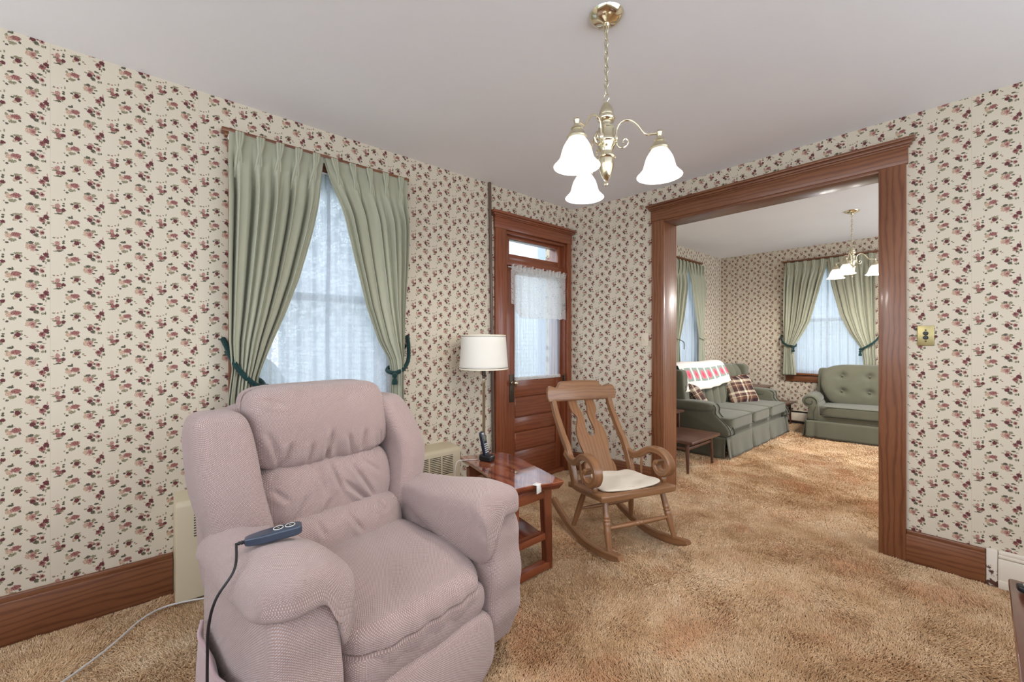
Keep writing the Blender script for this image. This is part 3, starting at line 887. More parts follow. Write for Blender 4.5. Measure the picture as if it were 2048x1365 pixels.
    mb = MB(); mb.grid(lambda u, v: (.03+fold(u, v)*(.25+v*.75), lerp(-.355, .352, u), lerp(.462, low(u), v)), 150, 22, lambda u, v: (u*.9, v*.44))
    mb.build('lace_skirt', M['lace'], v_)
    mb = MB(); mb.grid(lambda u, v: (.03+(.008+.012*v)*math.sin(u*95)+.004*math.sin(u*41), lerp(-.345, .352, u), lerp(.455, .505+.008*math.sin(u*60), v)), 220, 5, lambda u, v: (u*1.2, v*.05))
    mb.build('ruffle', M['lace'], v_)
entrance()

# painted riser pipe in front of the left wall
mb = MB(); mb.tube([(XL+.022, 2.178, -.02), (XL+.020, 2.16, 1.3), (XL+.02, 2.135, H1)], .0125, 12)
o = mb.build('riser_pipe', M['pipe']); tag(o, 'thin brown riser pipe running from floor to ceiling beside the door', 'pipe')
mb.__init__()
# ------------------------------------------------------------------ drapes, sheers, tiebacks
def along(axis, at, side):
    """(a, d, z) along the wall / into the room / height -> world"""
    if axis == 'x': return lambda a, d, z: (at+side*d, a, z)
    return lambda a, d, z: (a, at+side*d, z)

def drape(label, W, outer, inner, ztop, zbot, npl=5, d0=.075, seed=0, group=None, deep=.085):
    """outer / inner: lists (z, a) rising in z"""
    rr = random.Random(seed)
    ph = [rr.uniform(-.4, .4) for _ in range(npl+2)]
    zt = interp_min(outer, inner)              # height of the tie
    def uw(u): return (u*npl)
    def P(u, v):
        z = lerp(ztop, zbot, v)
        ao = interp(outer, z); ai = interp(inner, z)
        t = u
        k = u*npl; i = min(int(k), npl-1); fr = k-i
        # pleat centres at fr = .5 : the cloth comes forward there
        below = sstep(ztop-.05, ztop-.38, z)
        s = math.sin(2*PI*(fr) - PI/2 + ph[i]*below*1.2*math.sin(PI*fr))
        wv = 1-(.75+.5*ph[i+1])*math.exp(-((fr-.25+.14*ph[i])/.115)**2)-(.22+.5*ph[i])*math.exp(-((fr-.78+.10*ph[i+1])/.12)**2)+.12*math.cos(2*PI*(fr-.5))
        wide = abs(ai-ao)
        amp = lerp(.004, deep, below)
        amp *= lerp(1, .62, sstep(.42, .16, wide))
        sharp = wv
        a = lerp(ao, ai, t)
        # folds roll sideways as they fall towards the tie
        sg = 1 if ai > ao else -1
        a += sg*.012*below*math.sin(2*PI*fr)*(wide/.5)
        d = d0+amp*sharp+.012*below*math.sin(u*9+z*1.7+seed)
        d += .03*sstep(.42, .17, wide)*math.sin(PI*min(1, max(0, u)))
        if u > .985: d -= .012
        return W(a, d, z)
    mb = MB(); width = 1.1
    mb.grid(P, 260, 90, lambda u, v: (u*width, v*(ztop-zbot)))
    # pinch pleats: three pressed fingers under the rod
    for i in range(npl):
        u = (i+.5)/npl
        a = lerp(interp(outer, ztop), interp(inner, ztop), u)
        for j in (-1, 0, 1):
            pts = []
            for z, sp, dd in ((ztop+.004, .013, .016), (ztop-.03, .012, .020), (ztop-.065, .007, .020), (ztop-.09, .004, .016), (ztop-.115, .008, .020), (ztop-.16, .012, .018), (ztop-.24, .013, .006)):
                aa = lerp(interp(outer, z), interp(inner, z), u)
                pts.append(W(aa+j*sp, d0+dd, z))
            mb.tube(spline(pts, 3), [.0075]*len(spline(pts, 3)), 6)
    o = mb.build('pleated_drape', M['drape'], sharp=70, solid=.002)
    return tag(o, label, 'curtain', 'pleated sage green drapes')
def interp_min(o, i): return min(zip([z for z, _ in i]), default=0)

def rope(label, W, pts, r=.0095, tassel=None, mat='cordgreen', group=None):
    t = None
    mb = MB(); P = spline([W(*p) for p in pts], 14)
    mb.tube(P, r, 12, twist=(3, 26, .34))
    o = mb.build('tieback_rope', M[mat])
    tag(o, label, 'curtain tieback', 'curtain tiebacks')
    if tassel:
        mb = MB(); a, d, z = tassel; p = W(a, d, z)
        mb.lathe([(.003, .0), (.014, -.008), (.017, -.02), (.013, -.032), (.009, -.036), (.014, -.043), (.019, -.06), (.018, -.078), (.0, -.08)][::-1], p, 14)
        mb.build('tassel_knot', M[mat], o)
    return o

def sheer(label, W, a0, a1, z0, z1, d=.03, split=None, mat='sheer'):
    mb = MB()
    def P(u, v):
        z = lerp(z1, z0, v); a = lerp(a0, a1, u)
        f = .010*math.sin(u*58+.6*math.sin(v*2))+.006*math.sin(u*131+2)+.004*math.sin(v*5+u*9)
        return W(a, d+f, z)
    mb.grid(P, 140, 30, lambda u, v: (u*(a1-a0)*1.4, v*(z1-z0)))
    o = mb.build('lace_sheer', M[mat])
    # centre hem where the two halves meet, rod pocket above
    mb = MB(); am = (a0+a1)/2 if split is None else split
    mb.grid(lambda u, v: W(am+lerp(-.011, .011, u)+.004*math.sin(v*7), d+.012, lerp(z1, z0, v)), 2, 30, lambda u, v: (u*.02, v))
    mb.build('meeting_hem', M['sheer'], o)
    mb = MB(); mb.tube([W(a0-.01, d, z1+.005), W(a1+.01, d, z1+.005)], .006, 8); mb.build('curtain_rod', M['white'], o)
    return tag(o, label, 'sheer curtain', 'sheer curtains on the windows')

def traverse(label, W, a0, a1, z, d=.07):
    mb = MB()
    p = [W(a0, .02, z), W(a0, d, z), W(a1, d, z), W(a1, .02, z)]
    for q0, q1 in zip(p, p[1:]): mb.tube([q0, q1], .011, 8, flat=(.012, .006))
    n = 9
    for i in range(n):
        a = lerp(a0+.02, a1-.02, i/(n-1)); x = W(a, d+.004, z-.012)
        mb.lathe([(.002, -.01), (.008, -.006), (.008, .006), (.002, .01)], x, 8)
    o = mb.build('traverse_rod', M['white']); return tag(o, label, 'curtain rod', 'white curtain rods')

W1 = along('x', XL, 1)
inL = [(.60, .50), (.78, .50), (.93, .475), (1.0, .472), (1.05, .475), (1.102, .490), (1.254, .545), (1.395, .60), (1.60, .669), (1.863, .736), (2.092, .782), (2.26, .811), (2.34, .822)]
ouL = [(.60, .318), (.945, .332), (1.10, .350), (1.25, .338), (1.6, .334), (2.1, .336), (2.34, .343)]
inR = [(.60, 1.225), (.95, 1.226), (1.03, 1.232), (1.131, 1.212), (1.255, 1.14), (1.467, 1.058), (1.748, .979), (2.056, .903), (2.258, .847), (2.34, .822)]
ouR = [(.60, 1.33), (.946, 1.322), (1.227, 1.330), (1.51, 1.336), (1.795, 1.350), (2.108, 1.358), (2.34, 1.368)]
drape('sage green pleated drape tied back to the left, behind the pink recliner', W1, ouL, inL, 2.352, .64, seed=1)
drape('sage green pleated drape tied back to the right, between window and floor lamp', W1, ouR, inR, 2.352, .64, seed=2)
traverse('white curtain rod under the wooden head of the window behind the recliner', W1, .35, 1.355, 2.338, .058)
sheer('white lace sheer on the window behind the recliner', W1, .41, 1.30, .80, 2.27, .028)
rope('dark green twisted rope tieback left of the window behind the recliner', W1,
     [(.325, .008, 1.262), (.338, .05, 1.22), (.352, .10, 1.16), (.385, .150, 1.09), (.43, .168, 1.035), (.475, .160, 1.003), (.498, .13, .992), (.49, .06, 1.03), (.42, .030, 1.08), (.34, .012, 1.20)], .0125)
mb = MB()
mb.tube(spline([W1(.478, .175, 1.005), W1(.474, .18, .97), W1(.474, .178, .93), W1(.477, .178, .90)], 8), .010, 12, twist=(3, 26, .34))
mb.tube(spline([W1(.478, .165, 1.005), W1(.505, .168, 1.01), W1(.517, .172, .98), W1(.520, .175, .94), W1(.515, .175, .905)], 8), .010, 12, twist=(3, 26, .34))
mb.lathe([(.0, -.02), (.016, -.015), (.018, 0), (.014, .014), (0, .018)], W1(.495, .176, .905), 12)
mb.build('rope_end', M['cordgreen'], bpy.data.objects['tieback_rope'])
rope('dark green twisted rope tieback right of the window behind the recliner', W1,
     [(1.402, .008, 1.285), (1.385, .06, 1.22), (1.355, .115, 1.13), (1.31, .150, 1.075), (1.262, .160, 1.048), (1.225, .14, 1.042), (1.225, .07, 1.06), (1.30, .035, 1.11), (1.385, .012, 1.22)], .0125, (1.232, .165, 1.045))

W2 = along('x', XF, 1)
drape('sage green drape on the near side of the window behind the sofa', W2,
      [(.60, 5.54), (1.2, 5.56), (2.43, 5.56)], [(.60, 5.80), (.95, 5.80), (1.216, 5.765), (1.4, 5.83), (1.59, 5.899), (1.999, 6.013), (2.361, 6.10), (2.43, 6.112)], 2.43, .62, d0=.08, seed=3, deep=.05)
drape('sage green drape on the corner side of the window behind the sofa', W2,
      [(.60, 6.60), (.955, 6.59), (1.299, 6.545), (1.6, 6.565), (1.844, 6.585), (2.43, 6.665)], [(.60, 6.40), (.931, 6.405), (1.25, 6.425), (1.327, 6.425), (1.606, 6.34), (2.014, 6.188), (2.365, 6.128), (2.43, 6.112)], 2.43, .62, d0=.08, seed=4, deep=.05)
sheer('white sheer on the window behind the sofa', W2, 5.64, 6.59, .77, 2.38, .03, mat='sheer2')
o = rope('brass tieback hook on the near drape of the window behind the sofa', W2, [(5.48, .01, 1.29), (5.53, .12, 1.29), (5.66, .18, 1.265), (5.765, .18, 1.235), (5.785, .18, 1.21), (5.787, .18, 1.13)], .005, None, 'brass_dark')
rope('sage cord tieback on the corner side drape of the window behind the sofa', W2, [(6.63, .01, 1.36), (6.60, .1, 1.30), (6.53, .16, 1.275), (6.45, .16, 1.28), (6.40, .12, 1.31)], .007, None, 'drape')

W3 = along('y', YF, -1)
oW = [(.60, -2.05), (.729, -2.05), (1.10, -2.03), (1.25, -2.02), (1.6, -2.03), (2.43, -2.022)]
iW = [(.60, -1.86), (.772, -1.868), (1.05, -1.895), (1.159, -1.90), (1.352, -1.785), (1.54, -1.69), (1.99, -1.58), (2.339, -1.50), (2.43, -1.492)]
oE = [(.60, -.93), (1.1, -.955), (1.6, -.95), (2.43, -.955)]
iE = [(.60, -1.08), (.967, -1.085), (1.143, -1.105), (1.371, -1.24), (1.631, -1.343), (2.002, -1.427), (2.325, -1.485), (2.43, -1.492)]
drape('sage green drape left of the end window in the far room', W3, oW, iW, 2.445, .735, seed=5, deep=.06)
drape('sage green drape right of the end window, behind the far chandelier', W3, oE, iE, 2.445, .735, seed=6, deep=.06)
traverse('white curtain rod over the end window in the far room', W3, -2.01, -.97, 2.428, .06)
sheer('white lace sheer on the end window above the loveseat', W3, -1.96, -1.03, .765, 2.37, .03, mat='sheer2')
rope('dark green rope tieback left of the end window in the far room', W3,
     [(-2.085, .01, 1.335), (-2.07, .08, 1.29), (-2.03, .14, 1.235), (-1.97, .165, 1.19), (-1.90, .16, 1.172), (-1.87, .13, 1.172), (-1.88, .05, 1.20)], .012, (-1.885, .17, 1.165))
rope('dark green rope tieback right of the end window in the far room', W3,
     [(-.915, .01, 1.36), (-.93, .08, 1.29), (-.97, .14, 1.23), (-1.03, .16, 1.18), (-1.09, .155, 1.14), (-1.115, .12, 1.135), (-1.10, .05, 1.16)], .012, (-1.105, .165, 1.125))
# ------------------------------------------------------------------ near room: heater, switch plates
def heater():
    t = thing('wall_heater', 'long beige enamelled heater cabinet along the wall under the window', 'heater', (XL, .12, 0))
    D, L, Hh = .172, 1.625, .49
    prof = [(0, .0), (D-.006, 0), (D, .006), (D, Hh-.035)] + [(D-.03+.03*math.cos(a), Hh-.04+.03*math.sin(a)) for a in (R(20), R(45), R(70), R(90))] + [(.02, Hh), (0, Hh)]
    mb = MB(); mb.prism(prof, .0, L, 'y', r=.010)
    mb.build('cabinet', M['heater'], t)
    gr = [(.07, .155)]
    y = .07
    while y < L-.14:
        gr.append((y, y+.086)); y += .1
    gr = sorted(set(round(g[0], 3) for g in gr))
    for y in gr:
        g = MB(); g.box(D-.004, D+.0012, y, y+.086, .305, .434, .001)
        o = g.build('grille', M['slot'], t)
        g = MB()
        for k in range(10):
            z = .311+k*.0125
            g.box(D-.002, D+.004, y, y+.086, z, z+.0065, .0015)
        g.build('louvre', M['heater'], o)
    mb = MB(); mb.box(D-.01, D+.0015, .145, .20, .06, .155, .008); mb.build('valve_opening', M['black'], t)
heater()

def push_switch():
    t = thing('push_button_switch', 'old brass push-button light switch plate beside the wide opening', 'light switch', (-.211, YO, 1.28))
    mb = MB(); mb.box(-.034, .034, -.006, 0, -.056, .056, .003); mb.build('plate', M['brass_plate'], t)
    for z in (.013, -.011):
        mb = MB(); T = Matrix.Translation((0, -.006, z)) @ Matrix.Rotation(R(90), 4, 'X')
        mb.lathe([(.0115, 0), (.0115, .004), (.009, .007), (0, .0075)], M=T, seg=18); mb.build('button', M['black'], t)
    for z in (.031, -.031):
        mb = MB(); T = Matrix.Translation((0, -.006, z)) @ Matrix.Rotation(R(90), 4, 'X')
        mb.lathe([(.0045, 0), (.0045, .001), (0, .0018)], M=T, seg=12); mb.build('screw', M['brass_dark'], t)
push_switch()
t = thing('toggle_switch', 'small cream toggle switch plate between corner and wide opening', 'light switch', (-1.955, YO+bow(-1.955)-.010, 1.262))
mb = MB(); mb.box(-.035, .035, -.006, 0, -.057, .057, .003); mb.build('plate', M['cream'], t)
mb = MB(); mb.box(-.005, .005, -.016, -.005, -.008, .012, .002); mb.build('toggle', M['cream'], t)

# ------------------------------------------------------------------ chandelier
def chandelier(name, label, x, y, ztop, phis, lift=0, watt=7.0):
    t = thing(name, label, 'chandelier', (x, y, ztop), 0, 'brass chandeliers')
    Z = lambda z: z - ztop
    mb = MB(); mb.lathe([(0, -.046), (.010, -.046), (.014, -.040), (.012, -.034), (.020, -.030), (.040, -.026), (.058, -.016), (.066, -.004), (.068, 0), (0, 0)], seg=32)
    mb.build('canopy', M['brass'], t)
    zb = 1.868+lift                       # tip of the finial
    zt = zb+.338                     # top of the body
    mb = MB(); n = int((ztop-.046-zt-.03)/.026)
    step = (ztop-.040-zt-.03)/n
    for i in range(n):
        zc_ = Z(zt+.03+step*(i+.5)); pts = []
        for k in range(14):
            a = 2*PI*k/14
            u, w = .0085*math.cos(a), (step*.62)*math.sin(a)
            pts.append((u, 0, zc_+w) if i % 2 else (0, u, zc_+w))
        mb.tube(pts, .0021, 6, closed=True)
    mb.tube([(.003, .003, Z(zt+.03)), (-.003, .002, Z((zt+ztop)/2)), (.003, -.003, -.04)], .002, 6)
    mb.build('chain', M['brass_satin'], t)
    mb = MB(); mb.tube([(.013*math.cos(2*PI*k/18), 0, Z(zt+.014)+.016*math.sin(2*PI*k/18)) for k in range(18)], .0022, 8, closed=True)
    mb.build('loop', M['brass'], t)
    body = [(0, .0), (.006, .002), (.0085, .009), (.006, .016), (.004, .020), (.010, .026), (.020, .044), (.027, .068), (.0305, .090), (.030, .106), (.034, .109), (.036, .114), (.034, .119), (.028, .122), (.0245, .130), (.025, .139), (.030, .152), (.036, .164), (.0365, .170), (.040, .173), (.041, .178), (.038, .184), (.031, .187), (.030, .190)]
    mb = MB(); mb.lathe(body, (0, 0, Z(zb)), 28, cap=False); mb.build('lower_body', M['brass'], t)
    mid = [(.030, .190), (.0285, .193), (.0285, .226), (.031, .229), (.031, .233), (.024, .236), (.020, .244), (.022, .254)]
    mb = MB(); mb.lathe(mid, (0, 0, Z(zb)), 28, cap=False); mb.build('hub', M['brass_satin'], t)
    up = [(.022, .254), (.030, .258), (.034, .264), (.035, .272), (.032, .279), (.028, .282)]
    mb = MB(); mb.lathe(up, (0, 0, Z(zb)), 28, cap=False); mb.build('collar', M['brass'], t)
    top = [(.028, .282), (.029, .286), (.027, .298), (.021, .316), (.012, .330), (.004, .337), (0, .338)]
    mb = MB(); mb.lathe(top, (0, 0, Z(zb)), 28, cap=False); mb.build('upper_body', M['brass_satin'], t)
    zh = zb+.192; rs = .200; zr = 1.888+lift; zneck = zr+.100
    arms = []
    for ph in phis:
        T = Matrix.Rotation(ph, 4, 'Z')
        mb = MB()
        zc = Z(zneck+.050)
        path = [(.028, 0, Z(zh-.004)), (.036, 0, Z(zh)), (.040, 0, Z(zh+.03)), (.052, 0, Z(zh+.052)), (.074, 0, Z(zh+.062)), (.098, 0, Z(zh+.056)), (.122, 0, Z(zh+.034)), (.148, 0, zc+.020), (.175, 0, zc+.016), (.200, 0, zc+.016)]
        mb.tube(spline(path, 6), .0048, 10, M=T)
        mb.lathe([(0, -.012), (.009, -.009), (.012, 0), (.009, .009), (0, .012)], (.036, 0, Z(zh-.004)), 14, M=T)
        scr = [(.040, 0, Z(zh-.010)), (.044, 0, Z(zh-.035)), (.060, 0, Z(zh-.046)), (.078, 0, Z(zh-.038)), (.084, 0, Z(zh-.022)), (.074, 0, Z(zh-.012)), (.064, 0, Z(zh-.018)), (.066, 0, Z(zh-.028))]
        mb.tube(spline(scr, 6), .0038, 8, M=T)
        o = mb.build('arm', M['brass'], t); arms.append(o)
        mb = MB()
        c = [(.0, .028), (.009, .026), (.0125, .018), (.010, .009), (.008, .004), (.011, .0), (.011, -.006), (.020, -.009), (.022, -.013), (.019, -.017), (.026, -.026), (.033, -.038), (.037, -.044), (.035, -.048), (.030, -.050)]
        mb.lathe([(r, z) for r, z in c][::-1], (rs, 0, zc), 22, M=T, cap=False)
        mb.build('shade_holder', M['brass_satin'], o)
        prof = [(.031, .104), (.033, .098), (.040, .088), (.050, .070), (.056, .050), (.060, .034), (.066, .020), (.076, .009), (.084, .001), (.0845, -.001), (.082, .001), (.074, .012), (.063, .024), (.057, .036), (.053, .052), (.047, .070), (.038, .086), (.029, .100)]
        mb = MB(); mb.lathe(prof, (rs, 0, Z(zr)), 36, M=T, cap=False)
        mb.build('glass_shade', M['shade'], o)
        mb = MB(); mb.lathe([(0, .022), (.016, .026), (.026, .040), (.028, .055), (.020, .076), (.013, .09), (.012, .10)], (rs, 0, Z(zr)), 16, M=T, cap=False)
        mb.build('bulb', M['bulb'], o)
        L = bpy.data.lights.new('bulb_light', 'POINT'); L.energy = watt; L.color = (1, .965, .915); L.shadow_soft_size = .03
        lo = bpy.data.objects.new('bulb_light', L); COL.objects.link(lo)
        lo.location = (x+rs*math.cos(ph), y+rs*math.sin(ph), zr+.012)
    return t
chandelier('chandelier', 'brass three-light chandelier with lit glass bells above the rocking chair', -.996, 1.388, H1, [R(-86), R(33), R(154)])
Rv = (math.cos(R(48.4)), math.sin(R(48.4))); a0 = R(48.4)
chandelier('chandelier', 'brass three-light chandelier hanging in the far room before the end window', -.946, 5.814, H2, [a0+R(97), a0+R(217), a0+R(337)], .078, 28.0)

# ------------------------------------------------------------------ floor lamp
def lamp():
    t = thing('floor_lamp', 'slim brass floor lamp with ivory drum shade behind the side table', 'floor lamp', (-2.42, 1.872, 0))
    mb = MB(); mb.lathe([(.0, 0), (.125, 0), (.13, .008), (.12, .020), (.06, .032), (.02, .045), (.014, .07), (0, .07)], seg=32); mb.build('base', M['brass_satin'], t)
    mb = MB(); mb.lathe([(.011, .06), (.011, .94), (.014, .945), (.014, .955), (.008, .96), (.008, .985)], seg=16, cap=False); mb.build('pole', M['brass_satin'], t)
    mb = MB(); mb.lathe([(.008, .975), (.012, .98), (.010, .995), (.015, 1.0), (.015, 1.05), (.008, 1.055)], seg=14); mb.tube([(0, 0, 1.005), (.03, -.01, 1.0)], .003, 6); mb.build('socket', M['brass_dark'], t)
    mb = MB(); n = 48
    mb.grid(lambda u, v: (lerp(.178, .160, v)*math.cos(2*PI*u), lerp(.178, .160, v)*math.sin(2*PI*u), lerp(1.045, 1.292, v)), n, 8, lambda u, v: (u*1.0, v*.25), closed_u=True)
    sh = mb.build('lamp_shade', M['shadecloth'], t, solid=.002)
    for z, r in ((1.045, .1785), (1.285, .1612)):
        mb = MB(); mb.lathe([(r-.002, 0), (r+.0015, 0), (r+.0012, .010), (r-.002, .010)], (0, 0, z), 48, cap=False); mb.build('trim_band', M['shadetrim'], sh)
        zz = z+.0105 if z < 1.1 else z-.003
        mb = MB(); mb.lathe([(r-.002, 0), (r+.0013, 0), (r+.0013, .003), (r-.002, .003)], (0, 0, zz), 48, cap=False); mb.build('trim_line', M['shadeline'], sh)
lamp()

# ------------------------------------------------------------------ live-edge side table, phone
def side_table():
    zt = .50
    t = thing('side_table', 'glossy live-edge slab side table between recliner and rocking chair', 'side table', (-1.88, 1.60, 0))
    ox, oy = -1.88, 1.60
    pts = [(-2.245, 1.543), (-2.238, 1.606), (-2.20, 1.70), (-2.175, 1.775), (-2.145, 1.815), (-2.095, 1.827), (-2.012, 1.820), (-1.929, 1.804), (-1.841, 1.780), (-1.762, 1.762), (-1.688, 1.745), (-1.58, 1.716), (-1.492, 1.696),
           (-1.501, 1.626), (-1.527, 1.571), (-1.546, 1.534), (-1.560, 1.46), (-1.572, 1.385), (-1.714, 1.400), (-1.824, 1.440), (-1.929, 1.472), (-2.081, 1.507)]
    pts = [(a-ox, b-oy) for a, b in pts]
    n = len(pts); mb = MB()
    cx, cy = -.02, 0
    verts = []; faces = []; uvs = []
    rings = [(.0, zt), (.003, zt-.004), (.002, zt-.012), (.018, zt-.040), (.022, zt-.044)]
    P = [Vector(p) for p in pts]
    nr = []
    for i in range(n):
        d = (P[(i+1) % n]-P[i-1]).normalized(); nr.append(Vector((-d.y, d.x)))
    for k, (ins, z) in enumerate([(.003, zt), (0, zt-.003), (.001, zt-.014), (.022, zt-.040), (.026, zt-.044)]):
        for i in range(n):
            q = P[i]-nr[i]*ins
            verts.append((q.x, q.y, z))
    for k in range(4):
        for i in range(n):
            j = (i+1) % n
            faces.append((k*n+i, k*n+j, (k+1)*n+j, (k+1)*n+i))
    faces.append(tuple(range(n))[::-1]); faces.append(tuple(4*n+i for i in range(n)))
    mb.add(verts, faces, None, None, 'x')
    o = mb.build('slab_top', M['slab'], t)
    mb = MB(); X0 = -1.535-ox
    T = Matrix.Translation((X0+.004, 1.548-oy, zt-.012)) @ Matrix.Rotation(R(16), 4, 'Z')
    mb.box(-.004, .002, -.022, .022, -.030, .0135, .002, M=T); mb.box(-.03, .002, -.022, .022, .0125, .0145, .001, M=T); mb.build('white_chip', M['white'], o)
    # two trestle frames and the lower shelf
    for xf, ys in ((-1.595-ox, (1.42-oy, 1.66-oy)), (-2.135-ox, (1.56-oy, 1.74-oy))):
        y0, y1 = ys
        for y, lean in ((y0, -.0), (y1, .018)):
            m = MB(); m.ribbon([(y, zt-.044), (y+lean, 0)], .040, [.066, .046], 'x', xf, r=.004); m.build('leg', M['tablewood'], t)
        m = MB(); m.box(xf-.02, xf+.02, y0-.02, y1+.016, .0, .042, .004, grain='y'); m.build('foot_rail', M['tablewood'], t)
        m = MB(); m.box(xf-.018, xf+.018, y0+.02, y1-.02, zt-.105, zt-.044, .004, grain='y'); m.build('apron', M['tablewood'], t)
        m = MB(); m.box(xf-.016, xf+.016, y0-.01, y1+.004, .168, .205, .004, grain='y'); m.build('shelf_support', M['tablewood'], t)
    mb = MB(); mb.prism([(-2.16-ox, 1.57-oy), (-2.16-ox, 1.71-oy), (-1.9-ox, 1.67-oy), (-1.58-ox, 1.605-oy), (-1.585-ox, 1.45-oy), (-1.8-ox, 1.49-oy)], .205, .226, 'z', grain='x', r=.004); mb.build('shelf', M['mahog'], t)
side_table()

def phone():
    t = thing('cordless_phone', 'dark blue cordless phone standing in its cradle on the live-edge table', 'phone', (-2.062, 1.622, .5), R(20))
    mb = MB(); mb.cushion((0, 0, .018), (.042, .036, .018), 7, 8, lambda x, y, z: (x, y, z+.004*(1 if x < -.01 and z > 0 else 0))); c = mb.build('cradle', M['black'], t)
    mb = MB(); tl = Matrix.Translation((-.006, 0, .022)) @ Matrix.Rotation(R(-12), 4, 'Y')
    mb.cushion((0, 0, .078), (.0125, .0225, .080), 6, 12, lambda x, y, z: (x - .004*sstep(.02, .08, z), y*(1-.12*abs(z)/.08), z), M=tl); h = mb.build('handset', M['darkblue'], t)
    mb = MB(); mb.box(.0115, .0135, -.015, .015, .098, .130, .003, M=tl); mb.build('screen', M['screen'], h)
    for r in range(5):
        for c_ in range(3):
            mb = MB(); mb.box(.0115, .0145, -.0175+c_*.0125, -.0085+c_*.0125, .026+r*.0125, .0335+r*.0125, .002, M=tl); mb.build('key', M['keys'], h)
    mb = MB(); mb.tube(spline([(-.04, -.01, .010), (-.075, -.035, .004), (-.12, -.07, .004), (-.145, -.105, .004), (-.150, -.125, -.02), (-.152, -.13, -.10), (-.15, -.12, -.25)], 8), .0022, 6); mb.build('phone_cord', M['whitecord'], t)
phone()

# white cord lying on the carpet at the left
mb = MB(); mb.tube(spline([(-2.13, -.33, .005), (-2.25, -.19, .006), (-2.365, -.088, .006), (-2.485, -.004, .007), (-2.535, .075, .007), (-2.515, .18, .007), (-2.46, .30, .006), (-2.40, .45, .006)], 10), .0042, 8)
tag(mb.build('extension_cord', M['whitecord']), 'pale grey cord snaking over the carpet from heater to bottom left', 'cord')
